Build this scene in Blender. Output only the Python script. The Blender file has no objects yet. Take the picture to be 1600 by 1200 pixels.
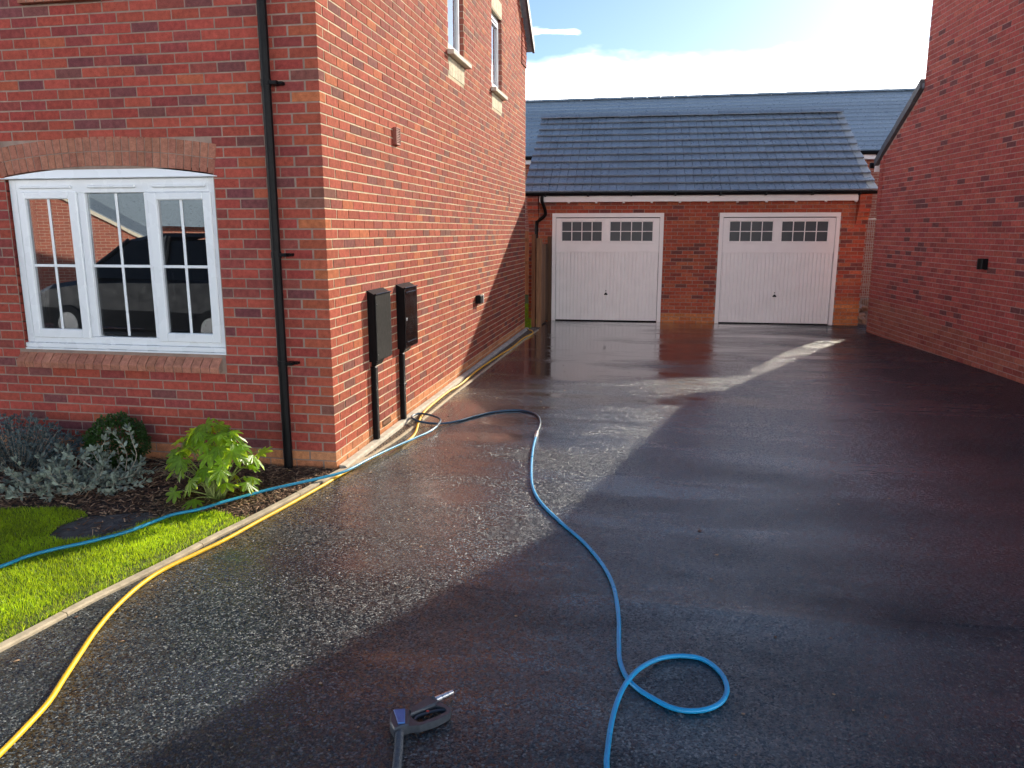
import bpy, math, random
import numpy as np
from mathutils import Matrix, Vector

R = random.Random(7)
NR = np.random.default_rng(11)
C = bpy.context.scene.collection
SC = bpy.context.scene

# ------------------------------------------------------------------ camera
CAM = np.array([2.42114, -5.49118, 1.86243])
YAW, PITCH = -0.18222, 0.19668
FPX = 1202.0                                   # focal length in pixels of a 1600 wide frame
fw = np.array([math.sin(YAW) * math.cos(PITCH), math.cos(YAW) * math.cos(PITCH), -math.sin(PITCH)])
rt = np.cross(fw, [0, 0, 1.0]); rt /= np.linalg.norm(rt)
up = np.cross(rt, fw)
cam = bpy.data.cameras.new('camera'); cam_o = bpy.data.objects.new('camera', cam); C.objects.link(cam_o)
cam.sensor_width = 36; cam.lens = FPX * 36 / 1600; cam.clip_end = 2000; cam.clip_start = 0.05
cam_o.matrix_world = Matrix(((rt[0], up[0], -fw[0], CAM[0]), (rt[1], up[1], -fw[1], CAM[1]),
                             (rt[2], up[2], -fw[2], CAM[2]), (0, 0, 0, 1)))
SC.camera = cam_o

def px(P):
    d = np.asarray(P, float) - CAM
    z = d @ fw
    return np.stack([800 + FPX * (d @ rt) / z, 600 - FPX * (d @ up) / z, z], -1)

# ------------------------------------------------------------------ sky, sun, exposure
SUN = Vector((0.45, 0.893, 0.41)).normalized()
EL = math.asin(SUN.z); AZ = math.atan2(SUN.x, SUN.y)
world = bpy.data.worlds.new('World'); SC.world = world; world.use_nodes = True
wn = world.node_tree.nodes; wl = world.node_tree.links; wn.clear()
SKY_STRENGTH = 0.065
def N(t, nodes, **k):
    n = nodes.new(t)
    for a, b in k.items(): setattr(n, a, b)
    return n
sky = N('ShaderNodeTexSky', wn, sky_type='NISHITA', sun_disc=False, sun_elevation=EL, sun_rotation=AZ,
        air_density=1.0, dust_density=0.45, ozone_density=4.0)
bg = N('ShaderNodeBackground', wn); bg.inputs['Strength'].default_value = SKY_STRENGTH
wl.new(sky.outputs[0], bg.inputs['Color'])
bgc = N('ShaderNodeBackground', wn); bgc.inputs['Color'].default_value = (1.0, 0.98, 0.95, 1); bgc.inputs['Strength'].default_value = 2.6
tc = N('ShaderNodeTexCoord', wn); sep = N('ShaderNodeSeparateXYZ', wn); wl.new(tc.outputs['Generated'], sep.inputs[0])
def math_node(op, a, b=None, c=None, nodes=wn, links=wl):
    m = nodes.new('ShaderNodeMath'); m.operation = op
    for i, v in enumerate((a, b, c)):
        if v is None: continue
        if isinstance(v, (int, float)): m.inputs[i].default_value = v
        else: links.new(v, m.inputs[i])
    return m.outputs[0]
nz = N('ShaderNodeTexNoise', wn); nz.inputs['Scale'].default_value = 3.2; nz.inputs['Detail'].default_value = 6; nz.inputs['Roughness'].default_value = 0.55
mp = N('ShaderNodeMapping', wn); mp.inputs['Scale'].default_value = (1, 1, 2.5); mp.inputs['Location'].default_value = (0.35, 0.2, 0.1)
wl.new(tc.outputs['Generated'], mp.inputs[0]); wl.new(mp.outputs[0], nz.inputs['Vector'])
bank = math_node('ADD', sep.outputs['Z'], math_node('MULTIPLY', math_node('SUBTRACT', nz.outputs[0], 0.5), -0.13))
def ramp(nodes, links, src, stops, interp='LINEAR'):
    r = nodes.new('ShaderNodeValToRGB'); r.color_ramp.interpolation = interp
    e = r.color_ramp.elements
    while len(e) < len(stops): e.new(0.5)
    for k, (p, c) in enumerate(stops):
        e[k].position = p
        e[k].color = (c, c, c, 1) if isinstance(c, (int, float)) else (*c, 1)
    links.new(src, r.inputs[0]); return r.outputs[0]
bank_m = ramp(wn, wl, bank, [(0.0, 1.0), (0.155, 1.0), (0.205, 0.0), (1.0, 0.0)])
nz2 = N('ShaderNodeTexNoise', wn); nz2.inputs['Scale'].default_value = 9; nz2.inputs['Detail'].default_value = 7
mp2 = N('ShaderNodeMapping', wn); mp2.inputs['Scale'].default_value = (1, 1, 5)
wl.new(tc.outputs['Generated'], mp2.inputs[0]); wl.new(mp2.outputs[0], nz2.inputs['Vector'])
wisp = ramp(wn, wl, nz2.outputs[0], [(0.0, 0.0), (0.63, 0.0), (0.78, 0.6), (1, 0.8)])
cm = math_node('MAXIMUM', bank_m, wisp)
mixw = N('ShaderNodeMixShader', wn); wl.new(cm, mixw.inputs[0]); wl.new(bg.outputs[0], mixw.inputs[1]); wl.new(bgc.outputs[0], mixw.inputs[2])
wo = N('ShaderNodeOutputWorld', wn); wl.new(mixw.outputs[0], wo.inputs['Surface'])

sl = bpy.data.lights.new('sun', 'SUN'); sl.energy = 3.4; sl.angle = math.radians(0.53); sl.color = (1.0, 0.90, 0.74)
so = bpy.data.objects.new('sun', sl); C.objects.link(so); so.rotation_euler = SUN.to_track_quat('Z', 'Y').to_euler(); so.location = (20, 40, 30)
vs = SC.view_settings; vs.view_transform = 'Standard'; vs.look = 'None'; vs.gamma = 1.0; vs.exposure = 1.32; vs.use_curve_mapping = False
SC.cycles.use_denoising = True
SC.cycles.max_bounces = 8; SC.cycles.diffuse_bounces = 4; SC.cycles.transparent_max_bounces = 12
SC.cycles.sample_clamp_indirect = 6.0

# ------------------------------------------------------------------ materials
def new_mat(name):
    m = bpy.data.materials.new(name); m.use_nodes = True
    nt = m.node_tree; nt.nodes.clear()
    out = nt.nodes.new('ShaderNodeOutputMaterial'); b = nt.nodes.new('ShaderNodeBsdfPrincipled')
    nt.links.new(b.outputs[0], out.inputs['Surface'])
    return m, nt.nodes, nt.links, b, out

def noise(nodes, links, scale, detail=3, vec=None, rough=0.5):
    n = nodes.new('ShaderNodeTexNoise'); n.inputs['Scale'].default_value = scale; n.inputs['Detail'].default_value = detail
    n.inputs['Roughness'].default_value = rough
    if vec is None:
        g = nodes.new('ShaderNodeNewGeometry'); vec = g.outputs['Position']
    links.new(vec, n.inputs['Vector']); return n.outputs[0]

def mulcol(nodes, links, col, fac_out):
    m = nodes.new('ShaderNodeMix'); m.data_type = 'RGBA'; m.blend_type = 'MULTIPLY'; m.inputs[0].default_value = 1.0
    if isinstance(col, tuple): m.inputs[6].default_value = (*col[:3], 1)
    else: links.new(col, m.inputs[6])
    links.new(fac_out, m.inputs[7]); return m.outputs[2]

def mixcol(nodes, links, fac, a, b):
    m = nodes.new('ShaderNodeMix'); m.data_type = 'RGBA'
    if isinstance(fac, (int, float)): m.inputs[0].default_value = fac
    else: links.new(fac, m.inputs[0])
    for i, c in ((6, a), (7, b)):
        if isinstance(c, tuple): m.inputs[i].default_value = (*c[:3], 1)
        else: links.new(c, m.inputs[i])
    return m.outputs[2]

def bump(nodes, links, b, h, strength=0.5, dist=0.002):
    n = nodes.new('ShaderNodeBump'); n.inputs['Strength'].default_value = strength; n.inputs['Distance'].default_value = dist
    links.new(h, n.inputs['Height']); links.new(n.outputs[0], b.inputs['Normal']); return n

def simple_mat(name, col, rough=0.5, var=0.15, vscale=8, metal=0.0, bscale=None, bdist=0.001, spec=0.5, coat=0.0):
    m, n, l, b, o = new_mat(name)
    f = ramp(n, l, noise(n, l, vscale, 4), [(0.3, 1 - var), (0.7, 1 + var * 0.6)])
    l.new(mulcol(n, l, col, f), b.inputs['Base Color'])
    rr = ramp(n, l, noise(n, l, vscale * 2.3, 3), [(0.3, max(0.02, rough - 0.08)), (0.7, min(1, rough + 0.08))])
    l.new(rr, b.inputs['Roughness']); b.inputs['Metallic'].default_value = metal
    b.inputs['Specular IOR Level'].default_value = spec; b.inputs['Coat Weight'].default_value = coat
    if bscale: bump(n, l, b, noise(n, l, bscale, 4), 0.6, bdist)
    return m

def brick_mat(name, per_object):
    m, n, l, b, o = new_mat(name)
    if per_object: oi = n.new('ShaderNodeObjectInfo'); col = oi.outputs['Color']
    else:
        a = n.new('ShaderNodeAttribute'); a.attribute_name = 'Col'; col = a.outputs['Color']
    f1 = ramp(n, l, noise(n, l, 26, 4), [(0.25, 0.72), (0.75, 1.22)])
    f2 = ramp(n, l, noise(n, l, 210, 3), [(0.28, 0.62), (0.5, 1.0), (0.72, 1.15)])
    c = mulcol(n, l, mulcol(n, l, col, f1), f2)
    lime = ramp(n, l, noise(n, l, 3.3, 6, rough=0.65), [(0.66, 0.0), (0.82, 0.16)])
    c = mixcol(n, l, lime, c, (0.42, 0.33, 0.28))
    sp = ramp(n, l, noise(n, l, 75, 2), [(0.77, 0.0), (0.80, 0.4)])
    c = mixcol(n, l, sp, c, (0.45, 0.34, 0.27))
    l.new(c, b.inputs['Base Color']); b.inputs['Roughness'].default_value = 0.9; b.inputs['Specular IOR Level'].default_value = 0.12
    hb = math_node('ADD', noise(n, l, 160, 4, rough=0.7), noise(n, l, 40, 3), nodes=n, links=l)
    bump(n, l, b, hb, 0.75, 0.0022)
    return m
M = {}
M['brick'] = brick_mat('brick_face', False); M['brick_o'] = brick_mat('brick_face_single', True)
def mortar_mat(name, col):
    m, n, l, b, o = new_mat(name)
    f = ramp(n, l, noise(n, l, 14, 5), [(0.25, 0.75), (0.75, 1.15)])
    f2 = ramp(n, l, noise(n, l, 1.7, 4), [(0.3, 0.8), (0.7, 1.1)])
    l.new(mulcol(n, l, mulcol(n, l, col, f), f2), b.inputs['Base Color']); b.inputs['Roughness'].default_value = 0.95
    b.inputs['Specular IOR Level'].default_value = 0.15
    bump(n, l, b, noise(n, l, 260, 3), 0.7, 0.0015); return m
M['mortar'] = mortar_mat('mortar', (0.64, 0.535, 0.365))
M['mortar_pink'] = mortar_mat('mortar_pinkish', (0.50, 0.34, 0.30)); M['mortar_front_shaded'] = mortar_mat('mortar_front_shaded', (0.33, 0.235, 0.19))  # front: the gable's mortar, darkened in colour for the wall in shade
M['mortar_g'] = mortar_mat('mortar_garage', (0.34, 0.25, 0.21))
M['upvc'] = simple_mat('white_upvc', (0.80, 0.83, 0.86), 0.28, 0.012, 2)
M['door'] = simple_mat('white_painted_steel', (0.86, 0.81, 0.79), 0.42, 0.04, 4)  # warm tint stands in for light bounced off the red brick
M['black'] = simple_mat('black_plastic', (0.006, 0.006, 0.007), 0.42, 0.25, 20, spec=0.14)
M['black_gloss'] = simple_mat('black_gloss_panel', (0.006, 0.0055, 0.0055), 0.14, 0.2, 3, spec=0.3)
M['black_grey'] = simple_mat('weathered_black_panel', (0.013, 0.0125, 0.012), 0.5, 0.4, 12, spec=0.16)
M['stone'] = simple_mat('cream_stone', (0.66, 0.60, 0.48), 0.85, 0.12, 12, bscale=120)
M['concrete'] = simple_mat('kerb_concrete', (0.52, 0.43, 0.29), 0.9, 0.25, 16, bscale=180, bdist=0.002)
M['cream_edge'] = simple_mat('cream_render_edge', (0.55, 0.50, 0.40), 0.9, 0.25, 12, bscale=140, bdist=0.002)
M['terracotta'] = simple_mat('terracotta_vent', (0.30, 0.09, 0.06), 0.6, 0.15, 20)
M['buffvent'] = simple_mat('buff_vent', (0.48, 0.24, 0.14), 0.7, 0.15, 20)
M['timber'] = None
M['rubber_y'] = simple_mat('yellow_hose', (0.84, 0.46, 0.006), 0.5, 0.12, 14)
M['rubber_b'] = simple_mat('blue_hose', (0.012, 0.33, 0.66), 0.33, 0.15, 9)
M['rubber_d'] = simple_mat('grey_rubber', (0.07, 0.082, 0.10), 0.45, 0.2, 60)
M['gunblack'] = simple_mat('gun_black', (0.050, 0.060, 0.074), 0.38, 0.25, 60, bscale=900, bdist=0.0003)
M['gunblue'] = simple_mat('gun_blue', (0.06, 0.16, 0.42), 0.35, 0.15, 60)
M['red'] = simple_mat('red_catch', (0.55, 0.05, 0.03), 0.4, 0.1, 30)
M['steel'] = simple_mat('steel', (0.62, 0.62, 0.62), 0.28, 0.12, 80, metal=1.0)
M['galv'] = simple_mat('galvanised', (0.55, 0.55, 0.54), 0.45, 0.15, 30, metal=0.8)
M['dark_in'] = simple_mat('dark_interior', (0.02, 0.02, 0.022), 0.9, 0.1, 5)  # darkness of unlit rooms put into the colour
M['lead'] = simple_mat('grey_flashing', (0.10, 0.105, 0.115), 0.55, 0.2, 12)

def timber():
    m, n, l, b, o = new_mat('fence_timber')
    g = n.new('ShaderNodeNewGeometry'); mpn = n.new('ShaderNodeMapping'); mpn.inputs['Scale'].default_value = (60, 60, 2.5)
    l.new(g.outputs['Position'], mpn.inputs[0])
    v = noise(n, l, 1.0, 5, vec=mpn.outputs[0])
    oi = n.new('ShaderNodeObjectInfo')
    c = mixcol(n, l, ramp(n, l, v, [(0.3, 0.0), (0.7, 1.0)]), (0.17, 0.085, 0.045), (0.33, 0.18, 0.095))
    c = mulcol(n, l, c, oi.outputs['Color'])
    l.new(c, b.inputs['Base Color']); b.inputs['Roughness'].default_value = 0.85
    bump(n, l, b, v, 0.5, 0.002); return m
M['timber'] = timber()

def tile_mat():
    m, n, l, b, o = new_mat('slate_grey_concrete_tile')
    oi = n.new('ShaderNodeObjectInfo')
    f0 = ramp(n, l, oi.outputs['Random'], [(0.0, 0.86), (1.0, 1.12)])
    f1 = ramp(n, l, noise(n, l, 22, 5), [(0.25, 0.75), (0.75, 1.2)])
    c = mulcol(n, l, mulcol(n, l, (0.20, 0.25, 0.295), f0), f1)
    l.new(c, b.inputs['Base Color'])
    l.new(ramp(n, l, noise(n, l, 9, 4), [(0.3, 0.24), (0.7, 0.44)]), b.inputs['Roughness'])
    b.inputs['Specular IOR Level'].default_value = 0.85
    bump(n, l, b, noise(n, l, 170, 4), 0.5, 0.001); return m
M['tile'] = tile_mat()

def glass_mat(name, refl, tint):
    m, n, l, b, o = new_mat(name)
    b.inputs['Base Color'].default_value = (*tint, 1); b.inputs['Roughness'].default_value = 0.02
    g = n.new('ShaderNodeBsdfGlossy'); g.inputs['Roughness'].default_value = 0.005; g.inputs['Color'].default_value = (0.95, 0.97, 1, 1)
    bump_n = n.new('ShaderNodeBump'); bump_n.inputs['Strength'].default_value = 0.03; bump_n.inputs['Distance'].default_value = 0.01
    l.new(noise(n, l, 2.5, 1), bump_n.inputs['Height']); l.new(bump_n.outputs[0], g.inputs['Normal'])
    t = n.new('ShaderNodeBsdfTransparent'); t.inputs['Color'].default_value = (0.55, 0.6, 0.6, 1)
    mx0 = n.new('ShaderNodeMixShader'); mx0.inputs[0].default_value = 0.5
    l.new(b.outputs[0], mx0.inputs[1]); l.new(t.outputs[0], mx0.inputs[2])
    lw = n.new('ShaderNodeFresnel'); lw.inputs['IOR'].default_value = 1.5
    f = math_node('MAXIMUM', math_node('MULTIPLY', lw.outputs[0], 2.0, nodes=n, links=l), refl, nodes=n, links=l)
    f = math_node('MINIMUM', f, 1.0, nodes=n, links=l)
    mx = n.new('ShaderNodeMixShader'); l.new(f, mx.inputs[0]); l.new(mx0.outputs[0], mx.inputs[1]); l.new(g.outputs[0], mx.inputs[2])
    l.new(mx.outputs[0], o.inputs['Surface']); return m
M['glass'] = glass_mat('window_glass', 0.30, (0.012, 0.013, 0.015))
M['garage_glass'] = simple_mat('obscured_dark_glass', (0.055, 0.06, 0.068), 0.42, 0.08, 6, spec=0.3)
M['car_glass'] = simple_mat('tinted_car_glass', (0.01, 0.011, 0.012), 0.08, 0.05, 2, spec=0.25)

def leaf_mat(name, col, trans, tw=0.45, rough=0.45, edge=None, spec=0.5):
    m, n, l, b, o = new_mat(name)
    oi = n.new('ShaderNodeObjectInfo')
    a = n.new('ShaderNodeAttribute'); a.attribute_name = 'shade'
    f0 = ramp(n, l, oi.outputs['Random'], [(0.0, 0.75), (1.0, 1.25)])
    f1 = ramp(n, l, a.outputs['Fac'], [(0.0, 0.62), (1.0, 1.3)])
    f2 = ramp(n, l, noise(n, l, 45, 3), [(0.3, 0.8), (0.7, 1.2)])
    k = mulcol(n, l, mulcol(n, l, f0, f1), f2)
    l.new(mulcol(n, l, col, k), b.inputs['Base Color']); b.inputs['Roughness'].default_value = rough
    b.inputs['Specular IOR Level'].default_value = spec
    t = n.new('ShaderNodeBsdfTranslucent'); l.new(mulcol(n, l, trans, k), t.inputs['Color'])
    mx = n.new('ShaderNodeMixShader'); mx.inputs[0].default_value = tw
    l.new(b.outputs[0], mx.inputs[1]); l.new(t.outputs[0], mx.inputs[2]); l.new(mx.outputs[0], o.inputs['Surface'])
    return m
M['fatsia'] = leaf_mat('broad_leaf', (0.11, 0.22, 0.022), (0.58, 0.74, 0.035), 0.58, 0.33)
M['grass'] = leaf_mat('grass_blade', (0.22, 0.36, 0.012), (0.58, 0.74, 0.02), 0.55, 0.5)
M['grass_dry'] = leaf_mat('dry_grass_blade', (0.36, 0.27, 0.11), (0.35, 0.27, 0.09), 0.35, 0.7)
M['box'] = leaf_mat('box_leaf', (0.03, 0.085, 0.014), (0.06, 0.15, 0.015), 0.3, 0.45)
M['silver'] = leaf_mat('silver_leaf', (0.25, 0.30, 0.25), (0.2, 0.25, 0.17), 0.2, 0.8, spec=0.2)
M['lav'] = leaf_mat('grey_blue_leaf', (0.14, 0.19, 0.20), (0.12, 0.18, 0.15), 0.2, 0.8, spec=0.2)
M['stem_pale'] = simple_mat('pale_stem', (0.36, 0.31, 0.24), 0.85, 0.2, 60)
M['stem_green'] = simple_mat('green_stem', (0.20, 0.24, 0.07), 0.6, 0.2, 60)
M['straw'] = simple_mat('straw_stem', (0.30, 0.25, 0.15), 0.85, 0.2, 60)

def chips_mat():
    m, n, l, b, o = new_mat('bark_chip')
    a = n.new('ShaderNodeAttribute'); a.attribute_name = 'shade'
    c = n.new('ShaderNodeValToRGB'); e = c.color_ramp.elements
    e[0].color = (0.04, 0.022, 0.013, 1); e[1].color = (0.60, 0.40, 0.23, 1); x = e.new(0.5); x.color = (0.17, 0.085, 0.045, 1)
    l.new(a.outputs['Fac'], c.inputs[0]); l.new(c.outputs[0], b.inputs['Base Color']); b.inputs['Roughness'].default_value = 0.9
    bump(n, l, b, noise(n, l, 140, 4), 0.6, 0.002); return m
M['chip'] = chips_mat()
M['soil'] = simple_mat('dark_soil', (0.05, 0.034, 0.024), 0.95, 0.4, 18, bscale=60, bdist=0.01)
M['damp_soil'] = simple_mat('grey_damp_soil', (0.10, 0.093, 0.085), 0.9, 0.5, 14, bscale=55, bdist=0.02)
M['turf'] = simple_mat('turf_soil', (0.085, 0.12, 0.02), 0.95, 0.4, 25, bscale=80, bdist=0.008)
M['gravel_dark'] = simple_mat('gravel_strip', (0.11, 0.09, 0.065), 0.9, 0.5, 60, bscale=120, bdist=0.012)
M['ground'] = simple_mat('far_ground', (0.12, 0.11, 0.095), 0.95, 0.3, 2, bscale=20, bdist=0.02)
M['rubble'] = simple_mat('rubble', (0.36, 0.26, 0.18), 0.9, 0.4, 10, bscale=60, bdist=0.01)

def asphalt():
    m, n, l, b, o = new_mat('wet_asphalt')
    g = n.new('ShaderNodeNewGeometry'); pos = g.outputs['Position']
    v = n.new('ShaderNodeTexVoronoi'); v.inputs['Scale'].default_value = 120; l.new(pos, v.inputs['Vector'])
    v2 = n.new('ShaderNodeTexVoronoi'); v2.inputs['Scale'].default_value = 260; l.new(pos, v2.inputs['Vector'])
    hsv = n.new('ShaderNodeSeparateColor'); l.new(v.outputs['Color'], hsv.inputs[0])
    tone = ramp(n, l, noise(n, l, 0.9, 5, vec=pos, rough=0.6), [(0.3, 0.7), (0.7, 1.2)])
    c = mixcol(n, l, ramp(n, l, hsv.outputs[0], [(0.0, 0.0), (0.55, 0.12), (0.86, 0.36), (0.97, 1.0)]), (0.0095, 0.0190, 0.0265), (0.125, 0.145, 0.155))  # stone tones vary; the palest few put sun sparkle into the colour
    c = mulcol(n, l, c, tone)
    mpn = n.new('ShaderNodeMapping'); mpn.inputs['Scale'].default_value = (0.42, 1.25, 1); mpn.inputs['Location'].default_value = (3.1, 1.7, 0)
    l.new(pos, mpn.inputs[0])
    wet = noise(n, l, 1.0, 7, vec=mpn.outputs[0], rough=0.66)
    sx = n.new('ShaderNodeSeparateXYZ'); l.new(pos, sx.inputs[0])
    # it has been hosed down: wetter toward the garage and the wall, draining dry toward the street
    mm = lambda op, a, c_=None: math_node(op, a, c_, nodes=n, links=l)
    k = mm('MINIMUM', mm('MAXIMUM', mm('MULTIPLY', mm('SUBTRACT', sx.outputs['Y'], 1.5), 0.03), -0.12), 0.17)
    k2 = mm('MINIMUM', mm('MAXIMUM', mm('MULTIPLY', mm('SUBTRACT', 2.7, sx.outputs['X']), 0.055), -0.20), 0.085)
    wetm = mm('ADD', mm('ADD', wet, k), k2)
    film = ramp(n, l, wetm, [(0.48, 0.0), (0.60, 0.45), (0.72, 1.0)])
    damp = ramp(n, l, wetm, [(0.34, 0.0), (0.56, 1.0)])
    st = n.new('ShaderNodeVectorMath'); st.operation = 'DISTANCE'; st.inputs[1].default_value = (1.33, -2.52, 0); l.new(pos, st.inputs[0])
    nst = noise(n, l, 7, 5, vec=pos)
    sm = ramp(n, l, mm('ADD', st.outputs['Value'], mm('MULTIPLY', nst, 0.6)), [(0.25, 0.9), (0.38, 0.0)])
    c = mixcol(n, l, mm('MULTIPLY', sm, ramp(n, l, hsv.outputs[1], [(0.2, 0.15), (0.8, 1.0)])), c, (0.22, 0.07, 0.018))
    mud = ramp(n, l, noise(n, l, 1.3, 6, vec=pos, rough=0.7), [(0.62, 0.0), (0.84, 0.25)])
    c = mixcol(n, l, mud, c, (0.030, 0.026, 0.022))
    l.new(c, b.inputs['Base Color'])
    ro = ramp(n, l, damp, [(0.0, 0.30), (1.0, 0.26)])
    rmix = n.new('ShaderNodeMix'); rmix.data_type = 'FLOAT'; l.new(film, rmix.inputs[0]); l.new(ro, rmix.inputs[2]); rmix.inputs[3].default_value = 0.055
    l.new(rmix.outputs[0], b.inputs['Roughness'])
    b.inputs['Specular IOR Level'].default_value = 0.13
    # every stone has its own tilt, which is what makes a wet surface glitter
    sub_ = n.new('ShaderNodeVectorMath'); sub_.operation = 'SUBTRACT'; l.new(v.outputs['Color'], sub_.inputs[0]); sub_.inputs[1].default_value = (0.5, 0.5, 0.5)
    amt = ramp(n, l, film, [(0.0, 1.35), (0.35, 0.75), (0.7, 0.12), (1.0, 0.008)])
    sc_ = n.new('ShaderNodeVectorMath'); sc_.operation = 'SCALE'; l.new(sub_.outputs[0], sc_.inputs[0]); l.new(amt, sc_.inputs['Scale'])
    ad = n.new('ShaderNodeVectorMath'); ad.operation = 'ADD'; l.new(g.outputs['Normal'], ad.inputs[0]); l.new(sc_.outputs[0], ad.inputs[1])
    nm = n.new('ShaderNodeVectorMath'); nm.operation = 'NORMALIZE'; l.new(ad.outputs[0], nm.inputs[0])
    d1 = ramp(n, l, v.outputs['Distance'], [(0.0, 1.0), (0.75, 0.0)])
    h = mm('ADD', mm('MULTIPLY', d1, mm('ADD', 0.45, hsv.outputs[2])), mm('MULTIPLY', ramp(n, l, v2.outputs['Distance'], [(0, 1.0), (0.8, 0.0)]), 0.35))
    bn = n.new('ShaderNodeBump'); bn.inputs['Distance'].default_value = 0.005
    l.new(h, bn.inputs['Height']); l.new(nm.outputs[0], bn.inputs['Normal'])
    l.new(ramp(n, l, film, [(0.0, 0.6), (1.0, 0.03)]), bn.inputs['Strength'])
    l.new(bn.outputs[0], b.inputs['Normal'])
    # thin water film over the stones
    cw = ramp(n, l, mm('ADD', wet, mm('MULTIPLY', mm('ADD', sx.outputs['Y'], 1.0), 0.05)), [(0.30, 0.15), (0.60, 1.0)])
    dry = mm('ADD', mm('MULTIPLY', mm('SUBTRACT', sx.outputs['X'], 5.0), -0.55), mm('SUBTRACT', wet, 0.1))
    l.new(mm('MULTIPLY', cw, ramp(n, l, dry, [(0.0, 0.08), (0.75, 1.0)])), b.inputs['Coat Weight'])
    l.new(ramp(n, l, film, [(0.0, 0.20), (0.6, 0.13), (1.0, 0.05)]), b.inputs['Coat Roughness']); b.inputs['Coat IOR'].default_value = 1.6
    sc2 = n.new('ShaderNodeVectorMath'); sc2.operation = 'SCALE'; l.new(sub_.outputs[0], sc2.inputs[0]); l.new(ramp(n, l, film, [(0.0, 0.32), (0.35, 0.2), (0.7, 0.05), (1.0, 0.005)]), sc2.inputs['Scale'])
    ad2 = n.new('ShaderNodeVectorMath'); ad2.operation = 'ADD'; l.new(g.outputs['Normal'], ad2.inputs[0]); l.new(sc2.outputs[0], ad2.inputs[1])
    nm2 = n.new('ShaderNodeVectorMath'); nm2.operation = 'NORMALIZE'; l.new(ad2.outputs[0], nm2.inputs[0])
    bc = n.new('ShaderNodeBump'); l.new(nm2.outputs[0], bc.inputs['Normal']); bc.inputs['Distance'].default_value = 0.0022; l.new(h, bc.inputs['Height']); l.new(ramp(n, l, film, [(0.0, 0.45), (1.0, 0.02)]), bc.inputs['Strength'])
    l.new(bc.outputs[0], b.inputs['Coat Normal'])
    return m
M['asphalt'] = asphalt()

def brick_tex(name, c1, c2, cm):
    m, n, l, b, o = new_mat(name)
    tcn = n.new('ShaderNodeTexCoord'); br = n.new('ShaderNodeTexBrick')
    s = n.new('ShaderNodeSeparateXYZ'); l.new(tcn.outputs['Object'], s.inputs[0])
    cb = n.new('ShaderNodeCombineXYZ'); l.new(math_node('ADD', s.outputs['X'], s.outputs['Y'], nodes=n, links=l), cb.inputs[0]); l.new(s.outputs['Z'], cb.inputs[1])
    l.new(cb.outputs[0], br.inputs['Vector'])
    br.inputs['Scale'].default_value = 1; br.inputs['Brick Width'].default_value = 0.225; br.inputs['Row Height'].default_value = 0.075; br.inputs['Mortar Size'].default_value = 0.005
    br.inputs['Color1'].default_value = (*c1, 1); br.inputs['Color2'].default_value = (*c2, 1); br.inputs['Mortar'].default_value = (*cm, 1)
    l.new(br.outputs['Color'], b.inputs['Base Color']); b.inputs['Roughness'].default_value = 0.9
    bump(n, l, b, math_node('SUBTRACT', 1.0, br.outputs['Fac'], nodes=n, links=l), 0.6, 0.005); return m
M['brick_tex'] = brick_tex('distant_brickwork', (0.36, 0.11, 0.07), (0.28, 0.085, 0.06), (0.45, 0.36, 0.28))

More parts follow.
